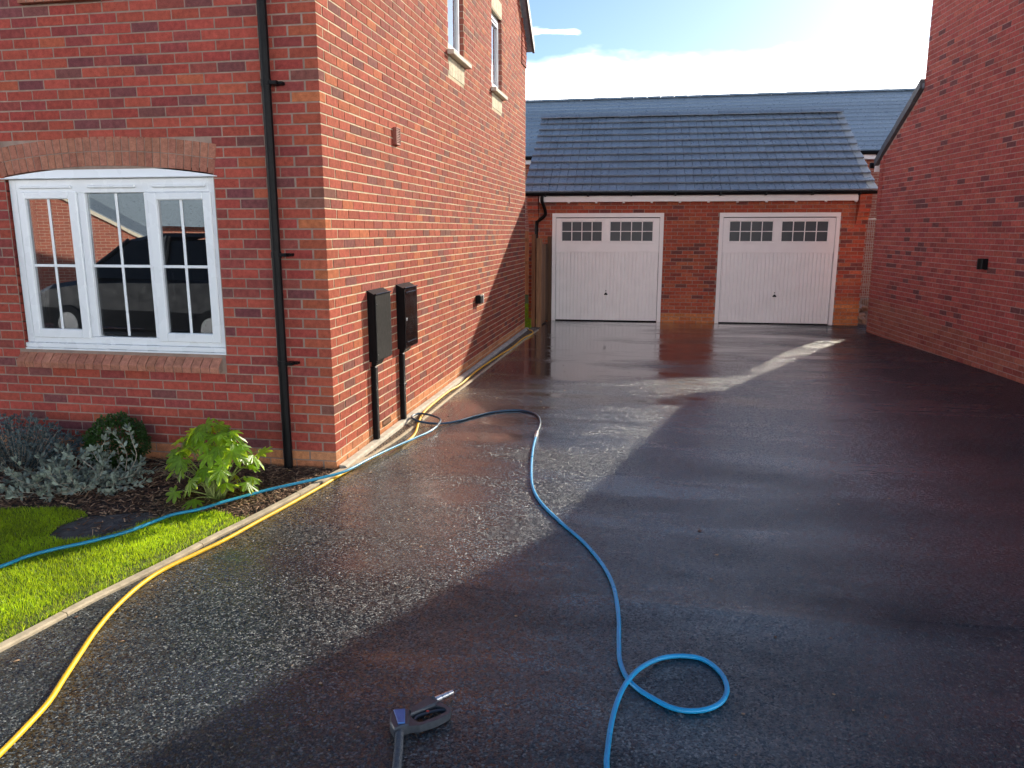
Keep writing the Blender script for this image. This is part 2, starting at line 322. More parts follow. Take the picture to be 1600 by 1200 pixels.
# ------------------------------------------------------------------ mesh helpers
class MB:
    def __init__(s): s.v = []; s.f = []; s.c = []; s.m = []
    def add(s, verts, faces, col=None, mat=0):
        o = len(s.v); s.v.extend(verts)
        for f in faces:
            s.f.append([i + o for i in f]); s.c.append(col); s.m.append(mat)
    def box(s, a, b, col=None, mat=0):
        x0, y0, z0 = a; x1, y1, z1 = b
        s.add([(x0, y0, z0), (x1, y0, z0), (x1, y1, z0), (x0, y1, z0), (x0, y0, z1), (x1, y0, z1), (x1, y1, z1), (x0, y1, z1)],
              [(0, 3, 2, 1), (4, 5, 6, 7), (0, 1, 5, 4), (1, 2, 6, 5), (2, 3, 7, 6), (3, 0, 4, 7)], col, mat)
    def bbox(s, a, b, e=0.003, col=None, mat=0):
        """box with chamfered edges"""
        x0, y0, z0 = a; x1, y1, z1 = b
        e = min(e, 0.45 * min(abs(x1 - x0), abs(y1 - y0), abs(z1 - z0)))
        V = []; idx = {}
        for i, x in enumerate((x0, x1)):
            for j, y in enumerate((y0, y1)):
                for k, z in enumerate((z0, z1)):
                    sx, sy, sz = (1 - 2 * i) * e, (1 - 2 * j) * e, (1 - 2 * k) * e
                    for ax in range(3):
                        p = [x + sx, y + sy, z + sz]; p[ax] = (x, y, z)[ax]
                        idx[i, j, k, ax] = len(V); V.append(tuple(p))
        F = []
        for i in (0, 1):
            q = [idx[i, 0, 0, 0], idx[i, 1, 0, 0], idx[i, 1, 1, 0], idx[i, 0, 1, 0]]; F.append(q if i else q[::-1])
            q = [idx[0, i, 0, 1], idx[0, i, 1, 1], idx[1, i, 1, 1], idx[1, i, 0, 1]]; F.append(q if i else q[::-1])
            q = [idx[0, 0, i, 2], idx[1, 0, i, 2], idx[1, 1, i, 2], idx[0, 1, i, 2]]; F.append(q if i else q[::-1])
        for i in (0, 1):
            for j in (0, 1):
                F.append([idx[i, j, 0, 0], idx[i, j, 1, 0], idx[i, j, 1, 1], idx[i, j, 0, 1]][:: 1 if i == j else -1])
                F.append([idx[i, 0, j, 0], idx[i, 0, j, 2], idx[i, 1, j, 2], idx[i, 1, j, 0]][:: 1 if i == j else -1])
                F.append([idx[0, i, j, 1], idx[1, i, j, 1], idx[1, i, j, 2], idx[0, i, j, 2]][:: 1 if i == j else -1])
                for k in (0, 1):
                    q = [idx[i, j, k, 0], idx[i, j, k, 1], idx[i, j, k, 2]]; F.append(q if (i + j + k) % 2 else q[::-1])
        s.add(V, F, col, mat)
    def prism(s, poly, d0, d1, fn, col=None, mat=0, e=0.0):
        """extrude polygon [(a,b)] between depths d0 and d1; fn(a,b,d)->xyz; optional chamfer at d1"""
        n = len(poly)
        rings = [(poly, d0)]
        if e > 0:
            cx = sum(p[0] for p in poly) / n; cy = sum(p[1] for p in poly) / n
            ins = []
            for i in range(n):
                p0, p1, p2 = poly[i - 1], poly[i], poly[(i + 1) % n]
                t1 = Vector((p1[0] - p0[0], p1[1] - p0[1])); t2 = Vector((p2[0] - p1[0], p2[1] - p1[1]))
                t1.normalize(); t2.normalize(); nn = Vector((-(t1.y + t2.y), t1.x + t2.x))
                if nn.length < 1e-6: nn = Vector((-t1.y, t1.x))
                nn.normalize()
                area = sum(poly[k - 1][0] * poly[k][1] - poly[k][0] * poly[k - 1][1] for k in range(n))
                if area < 0: nn = -nn
                ins.append((p1[0] + nn.x * e, p1[1] + nn.y * e))
            rings += [(poly, d1 - (e if d1 > d0 else -e)), (ins, d1)]
        else: rings.append((poly, d1))
        V = [fn(a, b, d) for pl, d in rings for a, b in pl]
        F = [list(range(n))[::-1], [(len(rings) - 1) * n + i for i in range(n)]]
        for r in range(len(rings) - 1):
            for i in range(n):
                j = (i + 1) % n; F.append([r * n + i, r * n + j, (r + 1) * n + j, (r + 1) * n + i])
        s.add(V, F, col, mat)
    def cyl(s, p0, p1, r0, r1=None, n=12, col=None, mat=0, cap=True):
        r1 = r0 if r1 is None else r1
        p0 = Vector(p0); p1 = Vector(p1); ax = (p1 - p0).normalized()
        t = ax.orthogonal().normalized(); u = ax.cross(t)
        V = []
        for p, r in ((p0, r0), (p1, r1)):
            for k in range(n):
                a = 2 * math.pi * k / n; V.append(tuple(p + t * (r * math.cos(a)) + u * (r * math.sin(a))))
        F = [[i, (i + 1) % n, n + (i + 1) % n, n + i] for i in range(n)]
        if cap: F += [list(range(n))[::-1], list(range(n, 2 * n))]
        s.add(V, F, col, mat)
    def build(s, name, mats, parent=None, smooth=False, link=True):
        me = bpy.data.meshes.new(name)
        me.from_pydata(s.v, [], s.f)
        mats = mats if isinstance(mats, (list, tuple)) else [mats]
        for m in mats: me.materials.append(m)
        if len(mats) > 1: me.polygons.foreach_set('material_index', s.m)
        if any(c is not None for c in s.c):
            at = me.color_attributes.new('Col', 'FLOAT_COLOR', 'CORNER')
            buf = []
            for f, c in zip(s.f, s.c):
                c = c or (0.3, 0.1, 0.07); buf.extend((c[0], c[1], c[2], 1.0) * len(f))
            at.data.foreach_set('color', buf)
        if smooth: me.polygons.foreach_set('use_smooth', [True] * len(me.polygons))
        me.update()
        return link_mesh(name, me, parent) if link else me

def link_mesh(name, me, parent=None):
    o = bpy.data.objects.new(name, me); C.objects.link(o)
    if parent is not None: o.parent = parent
    return o

def tag(o, label=None, cat=None, group=None, kind=None):
    if label: o['label'] = label
    if cat: o['category'] = cat
    if group: o['group'] = group
    if kind: o['kind'] = kind
    return o

def empty(name, loc=(0, 0, 0)):
    o = bpy.data.objects.new(name, None); o.empty_display_size = 0.2; C.objects.link(o); o.location = loc; return o

def thing(name, label, cat, group=None, loc=(0, 0, 0)):
    return tag(empty(name, loc), label, cat, group)

def np_mesh(name, V, F, mat, parent=None, shade=None, smooth=False):
    me = bpy.data.meshes.new(name)
    V = np.asarray(V, np.float32); F = np.asarray(F, np.int32); k = F.shape[1]
    me.vertices.add(len(V)); me.vertices.foreach_set('co', V.ravel())
    me.loops.add(F.size); me.loops.foreach_set('vertex_index', F.ravel())
    me.polygons.add(len(F)); me.polygons.foreach_set('loop_start', np.arange(0, F.size, k, dtype=np.int32))
    me.polygons.foreach_set('loop_total', np.full(len(F), k, np.int32))
    if shade is not None:
        a = me.attributes.new('shade', 'FLOAT', 'POINT'); a.data.foreach_set('value', np.asarray(shade, np.float32))
    if smooth: me.polygons.foreach_set('use_smooth', np.ones(len(F), bool))
    me.materials.append(mat); me.update(calc_edges=True); me.validate()
    return link_mesh(name, me, parent)

def catmull(P, step=0.02):
    P = [np.array(p, float) for p in P]; out = []
    P = [2 * P[0] - P[1]] + P + [2 * P[-1] - P[-2]]
    for i in range(1, len(P) - 2):
        a, b, c, d = P[i - 1:i + 3]; n = max(2, int(np.linalg.norm(c - b) / step))
        for t in np.arange(n) / n:
            out.append(0.5 * ((2 * b) + (c - a) * t + (2 * a - 5 * b + 4 * c - d) * t * t + (3 * b - a - 3 * c + d) * t ** 3))
    out.append(P[-2]); return np.array(out)

def tube_data(pts, rad, n=10):
    pts = np.asarray(pts, float); k = len(pts)
    rad = np.broadcast_to(np.asarray(rad, float), (k,))
    T = np.gradient(pts, axis=0); T /= np.linalg.norm(T, axis=1)[:, None] + 1e-12
    a = np.array([0, 0, 1.0]) if abs(T[0][2]) < 0.9 else np.array([1.0, 0, 0])
    u = np.cross(T[0], a); u /= np.linalg.norm(u); V = []
    ang = np.arange(n) * 2 * math.pi / n
    for i in range(k):
        u = u - T[i] * (u @ T[i]); u /= np.linalg.norm(u); w = np.cross(T[i], u)
        V.append(pts[i] + rad[i] * (np.cos(ang)[:, None] * u + np.sin(ang)[:, None] * w))
    V = np.concatenate(V); F = []
    for i in range(k - 1):
        for j in range(n):
            F.append((i * n + j, i * n + (j + 1) % n, (i + 1) * n + (j + 1) % n, (i + 1) * n + j))
    return V, F

def tube(name, pts, rad, mat, parent=None, n=10):
    V, F = tube_data(pts, rad, n)
    F += [tuple(range(n))[::-1][:4]] if False else []
    o = np_mesh(name, V, np.array(F), mat, parent, smooth=True); return o

# ------------------------------------------------------------------ brickwork
class Frame:
    """wall frame: a along the wall, d outwards, z up"""
    def __init__(s, O, A, Nn):
        s.O = Vector(O); s.A = Vector(A).normalized(); s.N = Vector(Nn).normalized(); s.Z = Vector((0, 0, 1))
        s.sgn = 1 if s.A.cross(s.N).z > 0 else -1
        U = s.A * s.sgn
        s.rot = Matrix(((U.x, s.N.x, 0), (U.y, s.N.y, 0), (U.z, s.N.z, 1)))
    def p(s, a, d, z): v = s.O + s.A * a + s.N * d + s.Z * z; return (v.x, v.y, v.z)
    def mb_box(s, mb, a0, a1, d0, d1, z0, z1, col=None, e=0.0, mat=0):
        t = MB()
        if e: t.bbox((a0, d0, z0), (a1, d1, z1), e)
        else: t.box((a0, d0, z0), (a1, d1, z1))
        V = [s.p(*v) for v in t.v]; F = t.f if s.sgn > 0 else [f[::-1] for f in t.f]
        mb.add(V, F, col, mat)

PAL = dict(
    front=[((0.370, 0.078, 0.056), 0.50), ((0.340, 0.070, 0.055), 0.22), ((0.27, 0.066, 0.058), 0.14), ((0.19, 0.066, 0.066), 0.08), ((0.41, 0.105, 0.060), 0.03)],  # same bricks as red, reddened to suit the wall in shade
    red=[((0.375, 0.094, 0.056), 0.50), ((0.345, 0.082, 0.055), 0.20), ((0.285, 0.082, 0.060), 0.14), ((0.215, 0.082, 0.066), 0.07), ((0.43, 0.13, 0.062), 0.07)],
    plinth=[((0.56, 0.235, 0.110), 0.6), ((0.50, 0.20, 0.10), 0.25), ((0.60, 0.28, 0.14), 0.15)],
    plinth_r=[((0.45, 0.165, 0.115), 0.6), ((0.41, 0.14, 0.10), 0.3), ((0.38, 0.115, 0.09), 0.1)],
    right=[((0.46, 0.118, 0.10), 0.60), ((0.50, 0.14, 0.11), 0.22), ((0.35, 0.098, 0.088), 0.12), ((0.21, 0.085, 0.085), 0.06)],
    plinth_g=[((0.56, 0.20, 0.075), 0.6), ((0.48, 0.15, 0.06), 0.4)],
    garage=[((0.40, 0.090, 0.052), 0.5), ((0.45, 0.125, 0.065), 0.24), ((0.29, 0.075, 0.055), 0.17), ((0.19, 0.066, 0.058), 0.09)],
    arch=[((0.37, 0.155, 0.105), 0.6), ((0.40, 0.175, 0.12), 0.4)],
    stone=[((0.72, 0.65, 0.48), 1.0)],
)
def pick(pal, run=[0, None]):
    L = PAL[pal]
    if run[0] > 0 and run[1] is not None and run[2 if False else 1][1] == pal:
        run[0] -= 1; c = run[1][0]
    else:
        x = R.random() * sum(w for _, w in L)
        for c, w in L:
            x -= w
            if x <= 0: break
        if sum(c) < 0.30 and R.random() < 0.45: run[0] = R.randint(1, 2); run[1] = (c, pal)
    k = R.uniform(0.88, 1.12); h = R.uniform(-0.006, 0.006)
    return (c[0] * k, max(0.01, c[1] * k + h), c[2] * k)

_mesh_cache = {}
def brick_mesh(L, D, H):
    """brick with chamfered front arris, centred, front at +D/2 (y)"""
    key = (round(L, 3), round(D, 3), round(H, 3))
    if key not in _mesh_cache:
        mb = MB(); brick_geo(mb, *key); _mesh_cache[key] = mb.build('brick', M['brick_o'], link=False)
    return _mesh_cache[key]
def brick_geo(mb, L, D, H, T=None, col=None):
    x, y, z, e = L / 2, D / 2, H / 2, 0.0016
    V = [(-x, -y, -z), (x, -y, -z), (x, -y, z), (-x, -y, z),
         (-x, y - e, -z), (x, y - e, -z), (x, y - e, z), (-x, y - e, z),
         (-x + e, y, -z + e), (x - e, y, -z + e), (x - e, y, z - e), (-x + e, y, z - e)]
    F = [(0, 1, 2, 3)]
    for a in (0, 4):
        for i in range(4):
            j = (i + 1) % 4; F.append((a + i, a + 4 + i, a + 4 + j, a + j))
    F.append((11, 10, 9, 8))
    F = [f[::-1] for f in F]
    if T is not None: V = [tuple(T @ Vector(v)) for v in V]
    mb.add(V, F, col)

class Brickwork:
    """collects the bricks of one building; the 300 that show largest become single objects, the rest one mesh per wall"""
    def __init__(s): s.items = []
    def brick(s, fr, a, d, z, L, D, H, col, wall, rot=0.0, jit=True, name='brick'):
        """centre a,z on frame; front face at d; rot tilts within the wall plane"""
        if jit: d += R.uniform(-0.0010, 0.0010); z += R.uniform(-0.0012, 0.0012)
        c = Vector(fr.p(a, d - D / 2, z))
        rm = fr.rot @ Matrix.Rotation(rot * fr.sgn, 3, 'Y')
        if jit: rm = rm @ Matrix.Rotation(R.uniform(-0.004, 0.004), 3, 'Y') @ Matrix.Rotation(R.uniform(-0.006, 0.006), 3, 'Z')
        T = Matrix.Translation(c) @ rm.to_4x4()
        s.items.append([T, L, D, H, col, wall, name, None])
    def corner(s, a, b, col, wall):
        s.items.append([None, a, b, None, col, wall, 'brick', None])
    def course(s, fr, k, z0, a0, a1, off, pal, wall, cuts=(), d=0.0, D=0.06, dfun=None, palfun=None):
        ivs = [(a0, a1)]
        for c0, c1 in cuts:
            nv = []
            for x0, x1 in ivs:
                if c1 <= x0 or c0 >= x1: nv.append((x0, x1)); continue
                if c0 - x0 > 0.03: nv.append((x0, c0))
                if x1 - c1 > 0.03: nv.append((c1, x1))
            ivs = nv
        for x0, x1 in ivs:
            n = math.floor((x0 - off) / 0.225)
            while off + n * 0.225 < x1:
                b0 = max(x0, off + n * 0.225 + 0.005) ; b1 = min(x1, off + (n + 1) * 0.225 - 0.005)
                n += 1
                if b1 - b0 < 0.03: continue
                mid = (b0 + b1) / 2
                dd = d + (dfun(mid, z0) if dfun else 0)
                pl = palfun(mid, z0) if palfun else pal
                s.brick(fr, mid, dd, z0 + 0.0325, b1 - b0 + R.uniform(-0.002, 0.002), D + (dd - d), 0.0642, pick(pl), wall)
    def finish(s, limit=300):
        vis = []
        for i, it in enumerate(s.items):
            T, L, D, H = it[:4]
            if T is None:
                a, b = L, D; cs = [(a[0], a[1], a[2]), (b[0], a[1], a[2]), (b[0], a[1], b[2]), (a[0], a[1], b[2])]
                cs = np.array(cs); ctr = (np.array(a) + np.array(b)) / 2
            else:
                cs = np.array([T @ Vector((x * L / 2, D / 2, z * H / 2)) for x, z in ((-1, -1), (1, -1), (1, 1), (-1, 1))]); ctr = cs.mean(0)
            q = px(cs)
            if (q[:, 2] < 0.3).any(): continue
            if q[:, 0].max() < 2 or q[:, 0].min() > 1598 or q[:, 1].max() < 2 or q[:, 1].min() > 1198: continue
            if T is not None:
                nrm = (T.to_3x3() @ Vector((0, 1, 0)))
                if np.dot(np.array(nrm), ctr - CAM) > 0: continue
            x, y = q[:, 0], q[:, 1]
            ar = 0.5 * abs(np.dot(x, np.roll(y, 1)) - np.dot(y, np.roll(x, 1)))
            vis.append((ar, i))
        vis.sort(reverse=True); own = {i for _, i in vis[:limit]}
        rest = {}
        for i, (T, L, D, H, col, wall, name, _) in enumerate(s.items):
            if i in own:
                if T is None:
                    a, b = Vector(L), Vector(D); key = ('c', tuple(round(v, 3) for v in (b - a)))
                    if key not in _mesh_cache:
                        mb = MB(); h = (b - a) / 2; mb.bbox(tuple(-h), tuple(h), 0.0022); _mesh_cache[key] = mb.build('brick', M['brick_o'], link=False)
                    o = link_mesh(name, _mesh_cache[key], wall); o.location = (a + b) / 2
                else:
                    o = link_mesh(name, brick_mesh(L, D, H), wall); o.matrix_local = T
                o.color = (*col, 1)
            else:
                mb = rest.setdefault(wall.name, (wall, MB()))[1]
                if T is None: mb.bbox(L, D, 0.0022, col)
                else: brick_geo(mb, L, D, H, T, col)
        for wall, mb in rest.values():
            o = mb.build('brickwork', M['brick'], wall); o['kind'] = 'stuff'

def rects_minus(a0, a1, z0, z1, holes):
    A = sorted({a0, a1, *[h[0] for h in holes], *[h[1] for h in holes]}); Z = sorted({z0, z1, *[h[2] for h in holes], *[h[3] for h in holes]})
    A = [x for x in A if a0 <= x <= a1]; Z = [x for x in Z if z0 <= x <= z1]; out = []
    for i in range(len(A) - 1):
        for j in range(len(Z) - 1):
            ca, cz = (A[i] + A[i + 1]) / 2, (Z[j] + Z[j + 1]) / 2
            if any(h[0] < ca < h[1] and h[2] < cz < h[3] for h in holes): continue
            out.append((A[i], A[i + 1], Z[j], Z[j + 1]))
    return out

def quad(mb, fr, pts, mat=0):
    V = [fr.p(*p) for p in pts]; mb.add(V, [list(range(len(pts)))], None, mat)

# ================================================================== SETTING
def rise(x, y):
    s = lambda t: max(0.0, min(1.0, t)) ** 2 * (3 - 2 * max(0.0, min(1.0, t)))
    return 0.05 * s((x - 3.0) / 3.5) * s((9.5 - y) / 4.5)

# big ground sheet
mb = MB(); mb.add([(-300, -300, -0.06), (300, -300, -0.06), (300, 400, -0.06), (-300, 400, -0.06)], [(0, 1, 2, 3)])
tag(mb.build('ground', M['ground']), kind='structure')

KERB = [(-1.2, -7.6), (-0.80, -5.2), (-0.59, -3.9), (-0.456, -3.025), (-0.417, -2.803), (-0.379, -2.583), (-0.342, -2.329), (-0.293, -2.101), (-0.229, -1.801), (-0.172, -1.431), (-0.1, -1.091),
        (-0.016, -0.608), (0.055, -0.10), (0.11, 0.15), (0.15, 0.56), (0.19, 1.16), (0.19, 2.77), (0.21, 5.0), (0.24, 7.5), (0.27, 9.0)]
KX = [k[0] for k in KERB]; KY = [k[1] for k in KERB]
kx = lambda y: float(np.interp(y, KY, KX))
# driveway
V = []; F = []; ys = np.concatenate([np.linspace(-30, -8, 8), np.linspace(-7.5, 10.98, 75)]); nx = 26
for y in ys:
    x0 = kx(y) - 0.03 if y > -7.6 else -30.0
    x1 = 7.9 if y > -2 else 30.0
    for i in range(nx):
        x = x0 + (x1 - x0) * i / (nx - 1); V.append((x, y, rise(x, y)))
for j in range(len(ys) - 1):
    for i in range(nx - 1): F.append((j * nx + i, j * nx + i + 1, (j + 1) * nx + i + 1, (j + 1) * nx + i))
tag(np_mesh('driveway', V, F, M['asphalt'], smooth=True), kind='structure')

# kerb edging stones (one thing, separate lengths)
kerb = thing('edging_kerb', 'pale narrow concrete edging kerb between the lawn and bark bed and the black driveway', 'kerb')
Pk = catmull([(x, y, 0) for x, y in KERB if y > -6], 0.06)
acc = 0; seg = [Pk[0]]; segs = []
for a, b in zip(Pk[:-1], Pk[1:]):
    acc += np.linalg.norm(b - a); seg.append(b)
    if acc > 0.9: segs.append(np.array(seg)); seg = [b]; acc = 0
segs.append(np.array(seg))
for sg in segs:
    if len(sg) < 2: continue
    sg = sg.copy(); t = np.gradient(sg, axis=0); t /= np.linalg.norm(t, axis=1)[:, None]
    sg[0] += t[0] * 0.003; sg[-1] -= t[-1] * 0.003
    nl = np.stack([-t[:, 1], t[:, 0], 0 * t[:, 0]], 1)                    # to the left = lawn side
    prof = [(0.0, -0.05), (0.0, 0.012), (0.006, 0.020), (0.041, 0.022), (0.046, 0.014), (0.046, -0.05)]
    low = 0.6 if sg[:, 1].mean() > 0.2 else 1.0
    V = []; F = []; n = len(prof)
    for i in range(len(sg)):
        for w, h in prof: p_ = sg[i] + nl[i] * (w * (low if low < 1 else 1)); V.append((p_[0], p_[1], h * low if h > 0 else h))
    for i in range(len(sg) - 1):
        for j in range(n): F.append([i * n + j, i * n + (j + 1) % n, (i + 1) * n + (j + 1) % n, (i + 1) * n + j][::-1])
    mbk = MB(); mbk.add(V, F + [list(range(n)), [(len(sg) - 1) * n + j for j in range(n)][::-1]])
    mbk.build('kerb_stone', M['concrete'], kerb)

# strip of gravel beside the wall and cream base edging
V = []; F = []; ysg = np.linspace(-0.15, 9.4, 40)
for y in ysg: V += [(-0.02, y, 0.002), (kx(y) - 0.02, y, 0.003)]
for i in range(len(ysg) - 1): F.append((2 * i, 2 * i + 1, 2 * i + 3, 2 * i + 2))
tag(np_mesh('gravel_strip', V, F, M['gravel_dark']), kind='structure')
gv = []; gf = []; gs = []
for k in range(2600):
    y = R.uniform(0.02, 9.2); x = R.uniform(0.085, max(0.1, kx(y) - 0.035)); r = R.uniform(0.004, 0.011)
    o = len(gv); 
    for q in ((1, 0, 0), (-0.5, 0.8, 0), (-0.5, -0.8, 0.1), (0, 0, 0.9)): gv.append((x + q[0] * r * R.uniform(0.7, 1.2), y + q[1] * r * R.uniform(0.7, 1.2), 0.004 + q[2] * r))
    gf += [(o, o + 1, o + 3), (o + 1, o + 2, o + 3), (o + 2, o, o + 3)]
tag(np_mesh('gravel', gv, gf, M['rubble']), kind='stuff')
mb = MB()
for i in range(10):
    y0 = 0.02 + i * 0.9; mb.prism([(0.012, 0), (0.078, 0), (0.074, 0.026), (0.062, 0.036), (0.012, 0.040)], y0 + 0.002, y0 + 0.898, lambda a, b, d: (a + 0.004 * math.sin(d * 3), d, b))
tag(mb.build('wall_base_edging', M['cream_edge']), kind='structure')

# bed, soil patch, lawn
LAWN = [(-0.29, -1.076), (-0.42, -1.05), (-0.554, -1.104), (-0.70, -1.22), (-0.761, -1.30), (-0.776, -1.45), (-0.863, -1.569), (-1.058, -1.655), (-1.2, -1.62), (-1.254, -1.451), (-1.20, -1.27), (-1.293, -1.204), (-1.461, -1.169), (-1.635, -1.206), (-1.871, -1.274), (-2.251, -1.488), (-3.4, -1.7), (-4.8, -1.8)]
def poly_mesh(name, poly, z, mat, kind='structure'):
    from mathutils.geometry import tessellate_polygon
    V_ = [Vector((x, y, z)) for x, y in poly]
    T_ = []
    for t_ in tessellate_polygon([V_]):
        n_ = (V_[t_[1]] - V_[t_[0]]).cross(V_[t_[2]] - V_[t_[0]]).z
        T_.append(t_ if n_ > 0 else t_[::-1])
    me = bpy.data.meshes.new(name); me.from_pydata(V_, [], T_); me.materials.append(mat); me.update()
    o = link_mesh(name, me); o['kind'] = kind; return o
low = [(kx(y) - 0.055, y) for y in np.linspace(-5.9, -1.14, 26)]
lawn_poly = [(-5.0, -5.9)] + low + LAWN
poly_mesh('lawn', lawn_poly, 0.014, M['turf'])
bed = [(-5.0, -6.0)] + [(kx(y) - 0.05, y) for y in np.linspace(-5.95, -0.02, 40)] + [(-0.01, 0.05), (-5.0, 0.05)]
poly_mesh('flower_bed', bed, 0.004, M['soil'])
patch = [(-0.70, -1.20), (-0.74, -1.47), (-0.863, -1.58), (-1.058, -1.67), (-1.22, -1.63), (-1.27, -1.45), (-1.22, -1.27), (-1.05, -1.20), (-0.86, -1.12)]
poly_mesh('bare_soil', patch, 0.010, M['damp_soil'])
poly_mesh('back_garden', [(-9.5, 9.06), (0.10, 9.06), (0.12, 18.0), (-9.5, 18.0)], 0.0, M['turf'])
poly_mesh('building_plot', [(6.45, 9.9), (14, 9.9), (14, 18.0), (6.45, 18.0)], -0.01, M['rubble'])

def in_poly(x, y, poly):
    c = np.zeros(len(x), bool); n = len(poly)
    for i in range(n):
        x0, y0 = poly[i - 1]; x1, y1 = poly[i]
        t = ((y0 > y) != (y1 > y)) & (x < (x1 - x0) * (y - y0) / ((y1 - y0) + 1e-12) + x0); c ^= t
    return c
def blades(name, x, y, z0, h, w, mat, lean=0.5, shade=None):
    n = len(x); az = NR.uniform(0, 2 * math.pi, n); ln = NR.uniform(0.05, lean, n) * h; fa = NR.uniform(0, 2 * math.pi, n)
    dx, dy = np.cos(az), np.sin(az); wx, wy = np.cos(fa) * w, np.sin(fa) * w
    P0 = np.stack([x - wx, y - wy, np.full(n, z0)], 1); P1 = np.stack([x + wx, y + wy, np.full(n, z0)], 1)
    P2 = np.stack([x - wx * 0.75 + dx * ln * 0.35, y - wy * 0.75 + dy * ln * 0.35, z0 + h * 0.55], 1); P3 = np.stack([x + wx * 0.75 + dx * ln * 0.35, y + wy * 0.75 + dy * ln * 0.35, z0 + h * 0.55], 1)
    P4 = np.stack([x + dx * ln, y + dy * ln, z0 + h * (1 - 0.25 * (ln / h) ** 2)], 1)
    V = np.stack([P0, P1, P2, P3, P4], 1).reshape(-1, 3); b = np.arange(n)[:, None] * 5
    F = np.concatenate([b + [0, 1, 3], b + [0, 3, 2], b + [2, 3, 4]], 0)
    s = NR.uniform(0.1, 0.9, n) if shade is None else shade
    return np_mesh(name, V, F, mat, shade=np.repeat(s, 5))
x = NR.uniform(-3.2, -0.2, 190000); y = NR.uniform(-3.6, -1.0, 190000)
k = in_poly(x, y, lawn_poly); x, y = x[k], y[k]
sh = 0.5 + 0.35 * np.sin(x * 7 + 1.3 * np.sin(y * 9)) * np.sin(y * 6 + x * 3) + NR.normal(0, 0.18, len(x))
edge = np.array([kx(t) for t in y]) - 0.055 - x
near = np.clip(edge / 0.16, 0, 1)
keep = NR.uniform(0, 1, len(x)) < (0.25 + 0.75 * near); x, y, sh, near = x[keep], y[keep], sh[keep], near[keep]
tag(blades('lawn_grass', x, y, 0.012, NR.uniform(0.014, 0.036, len(x)) * (0.55 + 0.45 * near), NR.uniform(0.0009, 0.0017, len(x)), M['grass'], 0.9, np.clip(sh, 0, 1)), kind='stuff')
x = NR.uniform(-3.0, -0.2, 26000); y = NR.uniform(-3.6, -1.0, 26000); k = in_poly(x, y, lawn_poly); x, y = x[k], y[k]
edge = np.array([kx(t) for t in y]) - 0.055 - x
pr = np.where(edge < 0.10, 0.95, 0.14); k = NR.uniform(0, 1, len(x)) < pr; x, y = x[k], y[k]
tag(blades('dry_grass', x, y, 0.012, NR.uniform(0.01, 0.026, len(x)), NR.uniform(0.0009, 0.0016, len(x)), M['grass_dry'], 1.3), kind='stuff')
x = []; y = []
for i in range(900):
    yy = R.uniform(-3.4, -1.1) if R.random() < 0.6 else R.choice([-2.9, -2.45, -2.2, -1.85, -1.5, -1.3]) + R.gauss(0, 0.05); y.append(yy); x.append(kx(yy) - 0.05 - abs(R.gauss(0, 0.008)))
tag(blades('edge_grass', np.array(x), np.array(y), 0.012, NR.uniform(0.025, 0.05, 900), NR.uniform(0.0009, 0.0016, 900), M['grass'], 1.4), kind='stuff')
x = NR.uniform(-0.9, 0.08, 7000); y = NR.uniform(9.15, 14.0, 7000)
tag(blades('garden_grass', x, y, 0.0, NR.uniform(0.03, 0.07, len(x)), NR.uniform(0.003, 0.005, len(x)), M['grass'], 0.8), kind='stuff')

# bark mulch
def chips(name, n, region, sz=(0.008, 0.030)):
    V = []; F = []; S = []
    cnt = 0
    while cnt < n:
        x, y = R.uniform(-3.0, 0.02), R.uniform(-1.7, -0.02)
        if not region(x, y): continue
        cnt += 1
        L, W, H = R.uniform(*sz), R.uniform(0.003, 0.010), R.uniform(0.001, 0.004); a = R.uniform(0, math.pi); tl = R.uniform(-0.45, 0.45); z = R.uniform(0.007, 0.030)
        ca, sa = math.cos(a), math.sin(a); o = len(V)
        for u, w, h in ((-1, -0.7, 0), (1, -0.4, 0), (1, 0.5, 0), (-1, 0.8, 0), (-0.8, -0.5, 1), (0.85, -0.3, 1), (0.8, 0.4, 1), (-0.9, 0.6, 1)):
            px_, py_ = u * L, w * W; V.append((x + px_ * ca - py_ * sa, y + px_ * sa + py_ * ca, max(0.003, z + u * L * tl + h * H)))
        F += [(o + 4, o + 5, o + 6, o + 7), (o, o + 1, o + 5, o + 4), (o + 1, o + 2, o + 6, o + 5), (o + 2, o + 3, o + 7, o + 6), (o + 3, o, o + 4, o + 7)]
        s = min(1, max(0, R.betavariate(1.6, 2.6) + 0.05)); S += [s] * 8
    return tag(np_mesh(name, V, F, M['chip'], shade=S), kind='stuff')
lp = np.array(lawn_poly)
def bedreg(x, y):
    if x > kx(y) - 0.06: return False
    if in_poly(np.array([x]), np.array([y]), lawn_poly)[0]: return False
    if in_poly(np.array([x]), np.array([y]), patch)[0] and R.random() < 0.86: return False
    return x > -0.9 or R.random() < 0.55
chips('bark_mulch', 9000, bedreg)

